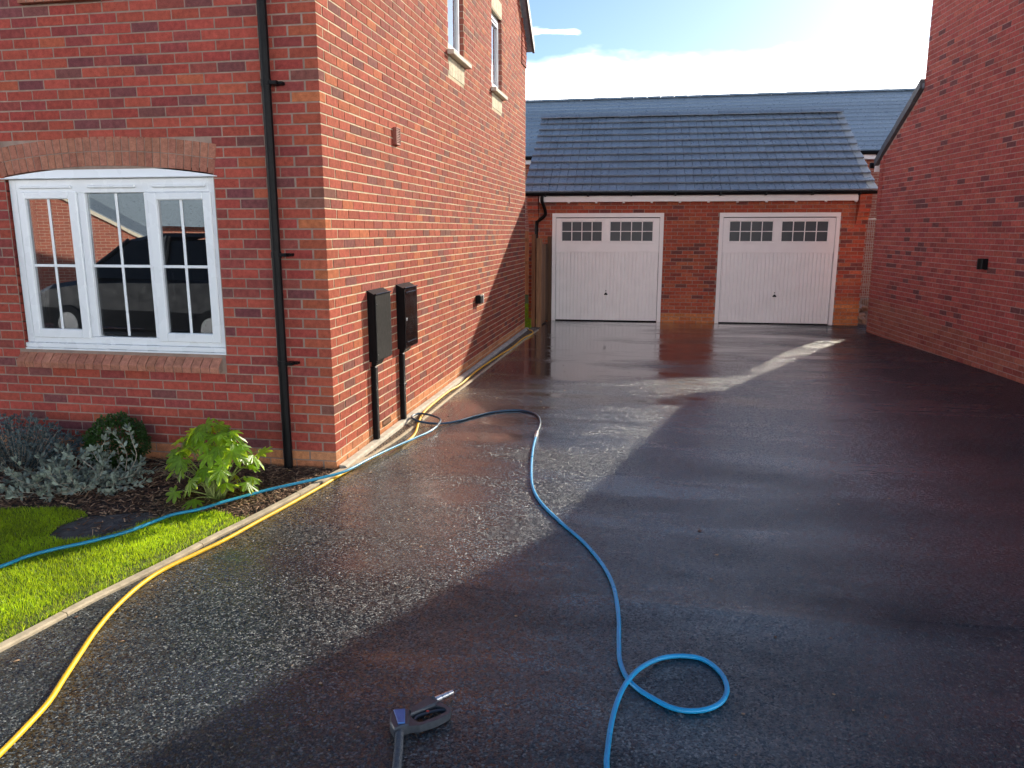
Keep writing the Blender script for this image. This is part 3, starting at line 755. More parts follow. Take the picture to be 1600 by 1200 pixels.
# ================================================================== LEFT HOUSE
house = thing('brick_house', 'red brick house on the left with white casement window, black downpipe and sunlit gable side', 'house')
LF = Frame((0, 0, 0), (-1, 0, 0), (0, -1, 0))        # front wall, a = -x
LS = Frame((0, 0, 0), (0, 1, 0), (1, 0, 0))          # gable side wall, a = y
HZ, HL, HW = 5.2, 9.02, 6.4
pitch = math.tan(math.radians(38))
wall_f = empty('front_wall'); wall_f.parent = house
wall_s = empty('gable_wall'); wall_s.parent = house
W0, W1, WZ0, WZT = 0.885, 2.70, 0.90, 2.275           # front window opening
holes_f = [(W0, W1, WZ0, 2.33), (1.695, 2.335, 3.61, 4.7)]
holes_s = [(3.63, 4.37, 3.87, 4.98), (6.04, 6.78, 3.87, 4.98)]
core = MB()
for a0, a1, z0, z1 in rects_minus(0.0035, HW, -0.1, HZ, holes_f): quad(core, LF, [(a0, -0.0028, z0), (a1, -0.0028, z0), (a1, -0.0028, z1), (a0, -0.0028, z1)])
core.build('mortar', M['mortar_front_shaded'], wall_f)
core = MB()
for a0, a1, z0, z1 in rects_minus(0.0030, HL, -0.1, HZ, holes_s): quad(core, LS, [(a0, -0.0034, z0), (a0, -0.0034, z1), (a1, -0.0034, z1), (a1, -0.0034, z0)])
quad(core, LS, [(0.0030, -0.0034, HZ), (HL / 2, -0.0034, HZ + HL / 2 * pitch), (HL, -0.0034, HZ)])
core.build('mortar', M['mortar'], wall_s)
mb = MB()                                             # plain walls out of view and interior screens
quad(mb, LS, [(HL, -0.0034, -0.1), (HL, -0.0034, HZ), (HL, -HW, HZ), (HL, -HW, -0.1)])
quad(mb, LS, [(0.006, -HW, -0.1), (0.006, -HW, HZ), (HL / 2, -HW, HZ + HL / 2 * pitch), (HL, -HW, HZ), (HL, -HW, -0.1)])
mb.build('rear_wall', M['brick_tex'], house)
mb = MB(); mb.box((-3.2, 0.9, 0.2), (-0.4, 1.0, 2.9)); mb.box((-3.2, 0.12, 0.15), (-0.4, 0.9, 0.2)); mb.build('dark_room_screen', M['dark_in'], house)  # near-black panels stand in for the unlit room

BW = Brickwork()
def arch_top(a):     # soffit of the front window arch
    t = (a - 1.80) / 0.93; return 2.275 + 0.072 * (1 - t * t)
ncs = int((HZ + HL / 2 * pitch) / 0.075) + 1
def side_d(a, z):    # stepped corbel at the far eaves corner
    return 0.018 if (a > 8.56 and z > 4.68) else 0.0
for k in range(-2, ncs):
    z0 = 0.155 + 0.075 * k
    if k < -1: z0 = 0.155 + 0.075 * k
    pf = 'plinth' if k < 0 else 'red'
    even = (k % 2 == 0)
    top = z0 + 0.07
    # corner brick: stretcher on the side wall for even courses
    col = pick(pf)
    if top < HZ:
        if even: BW.corner((-0.1025, 0.0, z0), (0.0, 0.215, z0 + 0.065), col, wall_s)
        else: BW.corner((-0.215, 0.0, z0), (0.0, 0.1025, z0 + 0.065), col, wall_s)
        cuts = []
        if WZ0 - 0.02 < z0 + 0.03 < 2.52: cuts.append((W0 - 0.008, W1 + 0.008))
        if 0.74 < z0 + 0.03 < WZ0: cuts.append((W0 + 0.005, W1 + 0.06))
        if 3.55 < z0 + 0.03 < 4.7: cuts.append((1.69, 2.34))
        a_in = 0.1125 if even else 0.225
        BW.course(LF, k, z0, a_in + 0.0, HW, a_in, 'front' if pf == 'red' else pf, wall_f, cuts)
    # side
    a_in = 0.225 if even else 0.1125
    lo, hi = a_in, HL
    if top > HZ:
        e = (top - HZ) / pitch + 0.03; lo, hi = e, HL - e
        if hi - lo < 0.3: continue
    cuts = []
    for y0, y1 in ((3.63, 4.37), (6.04, 6.78)):
        if 3.82 < z0 + 0.03 < 4.98: cuts.append((y0 - 0.005, y1 + 0.005))
        if 3.62 < z0 + 0.03 < 3.86: cuts.append((y0, y1 - 0.01))
        if 4.97 < z0 + 0.03 < 5.21: cuts.append((y0, y1))
    if k in (-1, 0): cuts.append((1.06, 1.275) if k == -1 else (99, 100))
    if z0 > 4.68 and hi > 8.6:
        BW.course(LS, k, z0, lo, 8.555, a_in, pf, wall_s, cuts); BW.course(LS, k, z0, 8.56, hi, a_in, pf, wall_s, cuts, dfun=side_d)
    else: BW.course(LS, k, z0, lo, hi, a_in, pf, wall_s, cuts)

# two ring brick arch
Rad = (0.93 ** 2 + 0.072 ** 2) / (2 * 0.072); zc = 2.347 - Rad
th = math.asin(0.93 / Rad); nb = 29
for ring in (0, 1):
    r = Rad + 0.004 + 0.0565 + ring * 0.1115
    for i in range(nb):
        t = -th + (i + 0.5) * 2 * th / nb
        BW.brick(LF, 1.80 + r * math.sin(t) * 1.0, 0.002, zc + r * math.cos(t), 2 * th / nb * r - 0.008, 0.09, 0.104, pick('arch'), wall_f, rot=t, name='arch_brick')
# sill of canted bricks
mb_s = MB()
ns = 23
for i in range(ns):
    a0 = 0.925 + i * (1.83 / ns); a1 = a0 + 1.83 / ns - 0.008
    b = MB(); b.prism([(-0.10, 0.80), (0.055, 0.757), (0.062, 0.80), (0.055, 0.815), (-0.02, 0.892), (-0.10, 0.892)][::1], a0, a1, lambda d, z, a: LF.p(a, d, z))
    o = b.build('sill_brick', M['brick_o'], wall_f); c = pick('arch'); o.color = (*c, 1)
b = MB(); b.prism([(-0.10, 0.80), (0.050, 0.762), (0.056, 0.80), (0.049, 0.811), (-0.024, 0.886), (-0.10, 0.886)], 0.922, 2.757, lambda d, z, a: LF.p(a, d, z)); b.build('sill_mortar', M['mortar_front_shaded'], wall_f)

# cream soldier bricks below and above the upper side windows, stone sills
for y0, y1 in ((3.63, 4.37), (6.04, 6.78)):
    n = 10
    for zz0, zz1 in ((3.635, 3.835), (4.995, 5.215)):
        for i in range(n):
            w = (y1 - y0) / n
            BW.brick(LS, y0 + (i + 0.5) * w, 0.002, (zz0 + zz1) / 2, w - 0.010, 0.08, zz1 - zz0 - 0.004, pick('stone'), wall_s, name='soldier_brick')
BW.finish(300)
for y0, y1 in ((3.63, 4.37), (6.04, 6.78)):
    b = MB(); LS.mb_box(b, y0 - 0.05, y1 + 0.10, -0.10, 0.075, 3.845, 3.90, e=0.006); b.build('stone_sill', M['stone'], house)

def window_unit(fr, a0, a1, z0, z1, rec, sashes, parent, label=None):
    """casement window in an opening; sashes: list of (a0,a1,kind,[pane])"""
    fm = MB()
    ow = 0.06; hd = sashes.get('head', 0.06)
    fr.mb_box(fm, a0, a0 + ow, -rec - 0.07, -rec, z0, z1, e=0.004); fr.mb_box(fm, a1 - ow, a1, -rec - 0.07, -rec, z0, z1, e=0.004)
    fr.mb_box(fm, a0 + ow, a1 - ow, -rec - 0.07, -rec, z1 - hd, z1, e=0.004); fr.mb_box(fm, a0 + ow, a1 - ow, -rec - 0.07, -rec, z0, z0 + ow, e=0.004)
    for m0, m1 in sashes['mullions']: fr.mb_box(fm, m0, m1, -rec - 0.07, -rec - 0.002, z0 + ow, z1 - hd, e=0.004)
    w = fm.build('window', M['upvc'], parent)
    if label: w['label'] = label
    for (p0, p1, q0, q1, sash) in sashes['panes']:
        if sash:
            s0, s1, t0, t1 = sash; sm = MB(); d1 = -rec + 0.014; d0 = -rec - 0.05
            fr.mb_box(sm, s0, p0, d0, d1, t0, t1, e=0.006); fr.mb_box(sm, p1, s1, d0, d1, t0, t1, e=0.006)
            fr.mb_box(sm, p0, p1, d0, d1, q1, t1, e=0.006); fr.mb_box(sm, p0, p1, d0, d1, t0, q0, e=0.006)
            sm.build('sash', M['upvc'], w); dg = -rec - 0.008
        else: dg = -rec - 0.022
        g = MB(); fr.mb_box(g, p0, p1, dg - 0.020, dg - 0.006, q0, q1); g.build('pane', M['glass'], w)
        bars = MB(); c = (p0 + p1) / 2; zm = sashes.get('zbar')
        if zm:
            fr.mb_box(bars, c - 0.011, c + 0.011, dg - 0.0055, dg + 0.001, q0, q1, e=0.003); fr.mb_box(bars, p0, c - 0.0115, dg - 0.0055, dg + 0.0005, zm - 0.011, zm + 0.011, e=0.003)
            fr.mb_box(bars, c + 0.0115, p1, dg - 0.0055, dg + 0.0005, zm - 0.011, zm + 0.011, e=0.003); bars.build('glazing_bar', M['upvc'], w)
    return w
w = window_unit(LF, W0 + 0.006, W1 - 0.004, 0.955, 2.262, 0.03, dict(mullions=[(1.456, 1.506), (2.024, 2.088)], zbar=1.585, head=0.108, panes=[
    (2.165, 2.557, 1.07, 2.11, (2.09, 2.622, 0.998, 2.165)), (1.505, 2.022, 1.024, 2.15, None), (1.0, 1.392, 1.06, 2.096, (0.929, 1.470, 0.989, 2.152))]), house)
for a0, a1 in ((2.125, 2.588), (1.56, 1.98), (0.97, 1.42)):
    b = MB(); LF.mb_box(b, a0, a1, -0.030, -0.008, 2.190, 2.212, e=0.005); b.build('trickle_vent', M['upvc'], w)
b = MB(); LF.mb_box(b, W0 - 0.004, W1 + 0.006, -0.10, -0.012, 0.915, 0.953, e=0.004); LF.mb_box(b, W0 - 0.006, W1 + 0.008, -0.10, -0.006, 0.895, 0.912, e=0.003); b.build('cill', M['upvc'], w)
pts = [(W0 - 0.02, 2.272)] + [(a, arch_top(a) - 0.002) for a in np.linspace(0.875, 2.725, 24)] + [(2.735, 2.272)]
b = MB(); b.prism(pts, -0.08, -0.004, lambda a, z, d: LF.p(a, d, z)); LF.mb_box(b, W0 - 0.035, W1 + 0.045, -0.02, 0.022, 2.263, 2.2715, e=0.003); b.build('head_panel', M['upvc'], w)
b = MB(); LF.mb_box(b, 1.345, 1.36, -0.012, 0.02, 1.35, 1.55, e=0.004)
# handle seen inside the right sash
b = MB(); LF.mb_box(b, 1.335, 1.352, -0.085, -0.07, 1.36, 1.54, e=0.005); b.build('window_handle', M['upvc'], w)
# upper front window (only its sill edge comes into view)
for i in range(9):
    b = MB(); LF.mb_box(b, 1.68 + i * 0.0755, 1.68 + i * 0.0755 + 0.068, -0.08, 0.055, 3.535, 3.613, e=0.004); o = b.build('sill_brick', M['brick_o'], wall_f); c = pick('arch'); o.color = (*c, 1)
b = MB(); LF.mb_box(b, 1.682, 2.350, -0.08, 0.050, 3.539, 3.610); b.build('sill_mortar', M['mortar_front_shaded'], wall_f)
window_unit(LF, 1.70, 2.33, 3.615, 4.69, 0.05, dict(mullions=[], zbar=4.1, panes=[(1.765, 2.265, 3.68, 4.62, None)]), house)
for y0, y1 in ((3.63, 4.37), (6.04, 6.78)):
    window_unit(LS, y0, y1, 3.902, 4.98, 0.055, dict(mullions=[], panes=[(y0 + 0.11, y1 - 0.11, 4.01, 4.84, (y0 + 0.055, y1 - 0.055, 3.955, 4.93))]), house)
    b = MB(); LS.mb_box(b, y0 + 0.2, y1 - 0.2, -0.040, -0.032 + 0.003, 4.875, 4.895, e=0.003); b.build('trickle_vent', M['upvc'], house)
    b = MB()                                            # brick reveals
    for ya, yb in ((y0 - 0.004, y0 + 0.0), (y1, y1 + 0.004)): LS.mb_box(b, ya, yb, -0.16, -0.004, 3.87, 4.985)
    b.build('window_reveal', M['brick_tex'], house)
    b = MB(); b.box((-0.4, y0 - 0.1, 3.7), (-0.35, y1 + 0.1, 5.1)); b.build('dark_backing', M['dark_in'], house)  # near-black sheet added for the darkness behind the glass

# downpipe with collars and clips
b = MB(); b.cyl((-0.378, -0.060, 0.02), (-0.378, -0.060, 5.15), 0.034, n=20)
pipe = b.build('downpipe', M['black'], house, smooth=False)
for zc_ in (0.86, 1.685, 2.905, 3.03 + 1.4):
    b = MB(); b.cyl((-0.378, -0.060, zc_ - 0.022), (-0.378, -0.060, zc_ + 0.022), 0.0385, n=20)
    b.box((-0.345, -0.085, zc_ - 0.012), (-0.290, -0.006, zc_ + 0.012)); b.box((-0.30, -0.05, zc_ - 0.010), (-0.262, -0.004, zc_ + 0.010)); b.build('pipe_clip', M['black'], pipe)
# vents of the side wall
def louvre(fr, a0, a1, z0, z1, mat, parent, n, proud=0.03, name='vent_cover'):
    b = MB(); fr.mb_box(b, a0, a1, -0.004, 0.006, z0, z1)
    fr.mb_box(b, a0, a0 + 0.010, 0.006, proud, z0, z1, e=0.002); fr.mb_box(b, a1 - 0.010, a1, 0.006, proud, z0, z1, e=0.002)
    fr.mb_box(b, a0 + 0.01, a1 - 0.01, 0.006, proud, z1 - 0.010, z1, e=0.002); fr.mb_box(b, a0 + 0.01, a1 - 0.01, 0.006, proud, z0, z0 + 0.010, e=0.002)
    h = (z1 - z0 - 0.02) / n
    for i in range(n): fr.mb_box(b, a0 + 0.011, a1 - 0.011, 0.006, proud - 0.004, z0 + 0.01 + i * h + h * 0.12, z0 + 0.01 + i * h + h * 0.62)
    b.build(name, mat, parent)
louvre(LS, 1.60, 1.72, 2.645, 2.80, M['terracotta'], house, 9, 0.032)
louvre(LS, 1.065, 1.27, 0.084, 0.142, M['buffvent'], house, 5, 0.006, 'air_brick')
b = MB(); LS.mb_box(b, 7.37, 7.43, -0.01, 0.012, 2.315, 2.455, e=0.003); b.build('vent_cover', M['terracotta'], house)
# roof, verge and gutter
rf = MB(); ov = 0.09
for s_, y_e in ((1, -0.25), (-1, HL + 0.20)):
    yr = HL / 2; zr = HZ + HL / 2 * pitch; ze = zr - abs(yr - y_e) * pitch
    rf.add([(ov, y_e, ze), (ov, yr, zr), (-HW - 0.1, yr, zr), (-HW - 0.1, y_e, ze), (ov, y_e, ze + 0.10), (ov, yr, zr + 0.10), (-HW - 0.1, yr, zr + 0.10), (-HW - 0.1, y_e, ze + 0.10)],
           [(0, 1, 2, 3), (4, 5, 6, 7), (0, 1, 5, 4), (0, 3, 7, 4), (1, 2, 6, 5), (2, 3, 7, 6)])
roof = rf.build('roof', M['tile'], house)
b = MB()
for y_e in (-0.25, HL + 0.20):
    yr = HL / 2; zr = HZ + HL / 2 * pitch; ze = zr - abs(yr - y_e) * pitch
    b.add([(ov, y_e, ze - 0.02), (ov, yr, zr - 0.02), (ov, yr, zr + 0.13), (ov, y_e, ze + 0.13), (ov + 0.04, y_e, ze - 0.02), (ov + 0.04, yr, zr - 0.02), (ov + 0.04, yr, zr + 0.13), (ov + 0.04, y_e, ze + 0.13)],
          [(0, 1, 2, 3), (4, 5, 6, 7), (0, 3, 7, 4), (0, 1, 5, 4), (3, 2, 6, 7)])
b.build('verge', M['lead'], house)
b = MB(); b.cyl((0.05, -0.16, 5.13), (-HW, -0.16, 5.13), 0.055, n=14); b.build('gutter', M['black'], house)

# ================================================================== wall fixtures: meter boxes and a small wall box
def meter_box(y0, d, glossy, label):
    t = thing('meter_box', label, 'meter box', 'meter boxes on the gable wall', (0, y0, 0.74))
    w = 0.40; z1 = 0.585
    m = M['black_gloss'] if glossy else M['black_grey']
    b = MB(); b.prism([(0.0, 0.0), (d - 0.012, 0.0), (d - 0.012, z1 - 0.012), (d - 0.012, z1), (0.0, z1 + 0.035)], 0.0, w, lambda x, z, y: (x + 0.001, y, z)); b.build('case', M['black'], t)
    b = MB(); b.bbox((d - 0.011, 0.006, 0.008), (d, w - 0.006, z1 - 0.006), 0.004); dr = b.build('door', m, t)
    if glossy:
        for zz in (0.05, z1 - 0.055):
            b = MB(); b.bbox((d, 0.05, zz), (d + 0.006, w - 0.05, zz + 0.016), 0.003); b.build('hinge_rib', M['black_gloss'], dr)
        b = MB(); b.bbox((d, 0.03, 0.27), (d + 0.008, 0.05, 0.30), 0.003); b.build('lock', M['steel'], dr)
    else:
        for yy, zz in ((0.03, 0.50), (0.03, 0.06), (w - 0.03, 0.33), (w - 0.03, 0.05), (w - 0.03, 0.22)):
            b = MB(); b.cyl((d, yy, zz), (d + 0.003, yy, zz), 0.006, n=8); b.build('screw', M['steel'], dr)
    b = MB(); b.bbox((d + 0.001 - 0.012, 0.004, z1 - 0.004), (d + 0.010, w - 0.004, z1 + 0.006), 0.003); b.build('rain_lip', M['black_gloss'], t)
    b = MB(); b.prism([(0.0, -0.001), (d * 0.8, -0.001), (d * 0.45, -0.045), (0.0, -0.045)], 0.05, 0.22, lambda x, z, y: (x + 0.001, y, z)); b.build('cable_shroud', M['black'], t)
    b = MB(); b.bbox((0.002, 0.020, -0.72), (0.048, 0.085, -0.046), 0.008); tr = b.build('cable_duct', M['black'], t)
    if glossy: b = MB(); b.bbox((0.001, 0.010, -0.37), (0.053, 0.095, -0.345), 0.004); b.build('duct_strap', M['black'], tr)
    return t
meter_box(0.785, 0.075, False, 'dusty matt black meter box nearest the house corner, screws along its door edge')
meter_box(1.545, 0.085, True, 'glossy black meter box with two ribs on its door, farther along the sunlit wall')

t = thing('wall_box', 'small black box with a pale edge for its lit side, fixed low on the sunlit gable wall', 'wall light', None, (0, 4.86, 0.93))  # plain protruding box with no lamp in it
b = MB(); b.bbox((0.002, 0, -0.055), (0.075, 0.15, 0.055), 0.006); b.build('housing', M['black'], t)
b = MB(); b.bbox((0.002, 0.152, -0.058), (0.080, 0.20, 0.058), 0.004); b.build('lit_side_plate', M['galv'], t)  # pale metal slab stands in for the box's sunlit side

# ================================================================== RIGHT HOUSE
rh = thing('brick_house', 'shaded red brick house on the right with low sloping rear roof and tall blank wall', 'house')
A5 = math.radians(5.0)
RO = (6.37, 9.885, 0); RA = (math.sin(A5), -math.cos(A5), 0); RN = (-math.cos(A5), -math.sin(A5), 0)
RW = Frame(RO, RA, RN)
JS, EZ, JZ, TZ, RL = 1.56, 3.14, 4.06, 5.5, 9.6      # junction distance, wing eaves, junction height, tall eaves, length
sl_ = (JZ - EZ) / JS
tp = math.tan(math.radians(36))
def r_top(a):
    if a < JS: return EZ + sl_ * a
    return TZ + tp * min(a - JS, RL - a)
wall_r = empty('side_wall'); wall_r.parent = rh
core = MB(); D0 = -0.003
quad(core, RW, [(0, D0, -0.15), (0, D0, EZ), (JS, D0, JZ), (JS, D0, -0.15)][::-1])
mid = (JS + RL) / 2
quad(core, RW, [(JS, D0, -0.15), (JS, D0, TZ), (mid, D0, TZ + tp * (mid - JS)), (RL, D0, TZ), (RL, D0, -0.15)][::-1])
core.build('mortar', M['mortar_pink'], wall_r)
B2 = Brickwork()
def dpc(a):
    return 0.64 if a < 2.35 else (0.565 if a < 2.9 else (0.49 if a < 4.0 else (0.415 if a < 4.9 else 0.34)))
def rd(a, z):
    if a < 0.16 and z > 2.2: return 0.020
    return 0.0
holes_r = [(1.05, 1.265, 8), (3.06, 3.275, 5)]
k = 0
while True:
    z0 = -0.11 + 0.075 * k; zt = z0 + 0.07
    if zt > TZ + tp * (mid - JS): break
    if zt <= EZ: lo = 0.0
    elif zt <= JZ: lo = (zt - EZ) / sl_ + 0.02
    elif zt <= TZ: lo = JS
    else: lo = JS + (zt - TZ) / tp + 0.02
    hi = RL if zt <= TZ else RL - (zt - TZ) / tp
    off = 0.0 if k % 2 == 0 else -0.1125
    if zt > JZ: off += JS - 1.575
    for l_, h_ in (((lo, 0.155), (0.16, hi)) if (z0 > 2.2 and lo < 0.1) else ((lo, hi),)): B2.course(RW, k, z0, l_, h_, off, 'right', wall_r, dfun=rd, palfun=lambda a, z: 'plinth_r' if z < dpc(a) - 0.02 else 'right')
    k += 1
B2.finish(300)
# other faces of the house
b = MB(); WX = 8.0
quad(b, RW, [(0.004, -0.0065, -0.15), (0.004, -0.0065, EZ), (0.004, -WX, EZ), (0.004, -WX, -0.15)])
quad(b, RW, [(JS, -0.0065, JZ - 0.1), (JS, -0.0065, TZ), (JS, -WX, TZ), (JS, -WX, JZ - 0.1)])
quad(b, RW, [(RL, -0.0065, -0.15), (RL, -0.0065, TZ), (RL, -WX, TZ), (RL, -WX, -0.15)])
quad(b, RW, [(0, -WX, -0.15), (0, -WX, EZ), (JS, -WX, JZ), (JS, -WX, TZ), (mid, -WX, TZ + tp * (mid - JS)), (RL, -WX, TZ), (RL, -WX, -0.15)])
b.build('rear_wall', M['brick_tex'], rh)
b = MB()
def slab(b, fr, a0, z0, a1, z1, d0, d1, t=0.07):
    P_ = [(a0, d0, z0), (a1, d0, z1), (a1, d1, z1), (a0, d1, z0)]
    V = [fr.p(a, d, z) for a, d, z in P_] + [fr.p(a, d, z + t) for a, d, z in P_]
    b.add(V, [(0, 1, 2, 3), (4, 5, 6, 7), (0, 1, 5, 4), (1, 2, 6, 5), (2, 3, 7, 6), (3, 0, 4, 7)])
slab(b, RW, -0.20, EZ + 0.02 - 0.2 * sl_, JS, JZ + 0.02, 0.03, -WX)
slab(b, RW, JS - 0.0, TZ + 0.02, mid, TZ + 0.02 + tp * (mid - JS), 0.02, -WX)
slab(b, RW, RL + 0.2, TZ + 0.02 - 0.2 * tp, mid, TZ + 0.02 + tp * (mid - JS), 0.02, -WX)
rroof = b.build('roof', M['tile'], rh)
b = MB()
nseg = 6
for i in range(nseg):                                  # dry verge caps, overlapping units
    a0 = -0.22 + i * (JS + 0.22) / nseg; a1 = a0 + (JS + 0.22) / nseg + 0.02
    h0 = EZ + 0.0 + sl_ * a0 + 0.008 * (i % 2); h1 = EZ + sl_ * a1 + 0.008 * (i % 2)
    b.prism([(a0, h0 + 0.0), (min(a1, JS - 0.002), h1 + 0.0), (min(a1, JS - 0.002), h1 + 0.135), (a0, h0 + 0.135)], -0.02, 0.052 + 0.003 * i, lambda a, z, d: RW.p(a, d, z))
b.build('verge', M['lead'], rh)
b = MB(); b.cyl(RW.p(-0.26, 0.10, EZ - 0.10), RW.p(-0.26, -WX, EZ - 0.10), 0.052, n=12); b.build('gutter', M['black'], rh)
b = MB(); RW.mb_box(b, -0.21, -0.19, -WX, 0.04, EZ - 0.22, EZ - 0.06); b.build('fascia', M['upvc'], rh)
b = MB(); RW.mb_box(b, 1.055, 1.26, -0.002, 0.004, -0.11 + 8 * 0.075 + 0.001, -0.11 + 8 * 0.075 + 0.064, e=0.003); b.build('weep_vent', M['terracotta'], rh)
b = MB(); RW.mb_box(b, 3.06, 3.26, -0.002, 0.004, -0.11 + 7 * 0.075 + 0.001, -0.11 + 7 * 0.075 + 0.064, e=0.003); b.build('weep_vent', M['terracotta'], rh)

t = thing('wall_light', 'black half-round downlight on the shaded wall of the right house', 'wall light', None, RW.p(4.12, 0.0, 1.43))
b = MB(); RW2 = Frame(RW.p(4.12, 0, 1.43), RA, RN); O_ = Vector(RW.p(4.12, 0, 1.43))
sh_pts = [(-0.052, 0.002), (-0.052, 0.06)] + [(0.052 * math.sin(q), 0.06 + 0.05 * math.cos(q)) for q in np.linspace(-1.4, 1.4, 12)] + [(0.052, 0.06), (0.052, 0.002)]
b.prism(sh_pts, -0.07, 0.07, lambda a, d, z: tuple(Vector(RW2.p(a, d, z)) - O_)); b.build('shade', M['black'], t)
b = MB(); RW2.mb_box(b, -0.040, 0.040, 0.0, 0.012, -0.076, -0.0705); b.v = [tuple(Vector(v) - O_) for v in b.v]; b.build('lens', M['garage_glass'], t)

# ================================================================== GARAGE
gar = thing('double_garage', 'low red brick double garage with slate grey tiled roof and two white doors', 'garage')
GT = 0.03
GA = (math.cos(GT), math.sin(GT), 0); GN = (math.sin(GT), -math.cos(GT), 0)
GO = Vector((5.96, 10.829, 0)) - Vector(GA) * 6.16          # a = 0 at the left wall face
G = Frame(GO, GA, GN)
GW = 6.65; GD = 5.9; GEZ = 2.733
gp_ = 0.585
D1 = (0.49, 2.76); D2 = (3.855, 6.16)                       # door openings (outer frame)
DZ = 2.215
wall_g = empty('front_wall'); wall_g.parent = gar
core = MB()
for a0, a1, z0, z1 in rects_minus(0, GW, -0.1, GEZ, [(D1[0], D1[1], -0.1, DZ), (D2[0], D2[1], -0.1, DZ)]): quad(core, G, [(a0, -0.005, z0), (a1, -0.005, z0), (a1, -0.005, z1), (a0, -0.005, z1)])
core.build('mortar', M['mortar_g'], wall_g)
B3 = Brickwork()
for k in range(0, 35):
    z0 = -0.03 + 0.075 * k
    cuts = [] if z0 + 0.03 > DZ else [(D1[0] - 0.003, D1[1] + 0.003), (D2[0] - 0.003, D2[1] + 0.003)]
    pl = lambda a, z: 'plinth_g' if (z < 0.19 or (a > 6.2 and z < 0.42)) else 'garage'
    B3.course(G, k, z0, 0.0, GW, 0.0 if k % 2 else -0.1125, 'garage', wall_g, cuts, palfun=pl)
# corbelled ends carrying the eaves
for a0, a1 in ((0.0, 0.215), (GW - 0.215, GW)):
    for j in range(8):
        z0 = 1.995 + 0.075 * j; d = min(0.21, 0.045 * (j + 1)) if j < 5 else 0.21
        if j % 2: B3.brick(G, (a0 + a1) / 2, d, z0 + 0.0325, 0.215, d + 0.004, 0.065, pick('garage'), wall_g)
        else:
            for q in (0, 1): B3.brick(G, a0 + 0.0512 + q * 0.1125, d, z0 + 0.0325, 0.1025, d + 0.004, 0.065, pick('garage'), wall_g)
        
B3.finish(300)
core = MB()
for a0, a1 in ((0.004, 0.211), (GW - 0.211, GW - 0.004)):
    for j in range(8):
        z0 = 1.995 + 0.075 * j; d = (min(0.21, 0.045 * (j + 1)) if j < 5 else 0.21) - 0.006
        G.mb_box(core, a0, a1, -0.01, d, z0 - 0.008, z0 + 0.066)
    core.build('corbel_mortar', M['mortar_g'], wall_g); core = MB()
b = MB()
quad(b, G, [(0.0, -0.006, -0.1), (0.0, -0.006, GEZ), (0.0, -GD / 2, GEZ + GD / 2 * gp_ - 0.05), (0.0, -GD, GEZ), (0.0, -GD, -0.1)])
quad(b, G, [(GW, -0.006, -0.1), (GW, -0.006, GEZ), (GW, -GD / 2, GEZ + GD / 2 * gp_ - 0.05), (GW, -GD, GEZ), (GW, -GD, -0.1)])
quad(b, G, [(0.0, -GD, -0.1), (0.0, -GD, GEZ), (GW, -GD, GEZ), (GW, -GD, -0.1)])
b.build('gable_wall', M['brick_tex'], gar)
# roof deck and tiles
EO = 0.24                                             # eaves overhang
ze = GEZ - 0.02 - 0.0
zr = GEZ + GD / 2 * gp_
def slope(a, s, h):
    """s metres up the slope from the eaves edge, h above the deck"""
    cs, sn = math.cos(math.atan(gp_)), math.sin(math.atan(gp_))
    return G.p(a, EO - s * cs - h * sn, (zr - (GD / 2 + EO) * gp_) + s * sn + h * cs)
SLEN = (GD / 2 + EO) / math.cos(math.atan(gp_))
b = MB(); RA0, RA1 = -0.06, GW + 0.06
b.add([slope(RA0, 0.02, -0.03), slope(RA1, 0.02, -0.03), slope(RA1, SLEN, -0.03), slope(RA0, SLEN, -0.03), slope(RA0, 0.02, 0.0), slope(RA1, 0.02, 0.0), slope(RA1, SLEN, 0.0), slope(RA0, SLEN, 0.0)],
      [(3, 2, 1, 0), (4, 5, 6, 7), (0, 1, 5, 4), (1, 2, 6, 5), (2, 3, 7, 6), (3, 0, 4, 7)])
bk = [G.p(RA0, -GD / 2, zr), G.p(RA1, -GD / 2, zr), G.p(RA1, -GD - EO, zr - (GD / 2 + EO) * gp_), G.p(RA0, -GD - EO, zr - (GD / 2 + EO) * gp_)]
b.add(bk + [(x, y, z + 0.06) for x, y, z in bk], [(0, 1, 2, 3), (4, 5, 6, 7), (0, 3, 7, 4), (1, 2, 6, 5), (2, 3, 7, 6)])
groof = b.build('roof', M['tile'], gar)
NCR = 11; gauge = (SLEN - 0.02) / NCR; tw = (RA1 - RA0 + 0.04) / 20
def tile_mesh(halves):
    mb_ = MB(); L = gauge + 0.055; T = 0.036
    for (w0, w1) in halves:
        V = []
        for s_, h0, h1 in ((0, 0.056, 0.076), (0.012, 0.056, 0.082), (L, 0.001, 0.001 + T)):
            for a in (w0, w1): V += [(a, s_, h0), (a, s_, h1)]
        # indices: per station: a0h0,a0h1,a1h0,a1h1
        F = [(0, 2, 3, 1), (8, 9, 11, 10)]
        for q in (0, 4): F += [(q + 1, q + 3, q + 7, q + 5), (q, q + 4, q + 6, q + 2), (q, q + 1, q + 5, q + 4), (q + 2, q + 6, q + 7, q + 3)]
        mb_.add(V, F)
    return mb_.build('roof_tile', M['tile'], link=False)
full = tile_mesh([(0.003, tw / 2 - 0.004), (tw / 2 + 0.004, tw - 0.003)]); half = tile_mesh([(0.003, tw / 2 - 0.003)])
o0 = Vector(slope(0, 0, 0)); ea = Vector(GA); es = (Vector(slope(0, 1, 0)) - o0); eh = ea.cross(es)
base = Matrix(((ea.x, es.x, eh.x), (ea.y, es.y, eh.y), (ea.z, es.z, eh.z)))
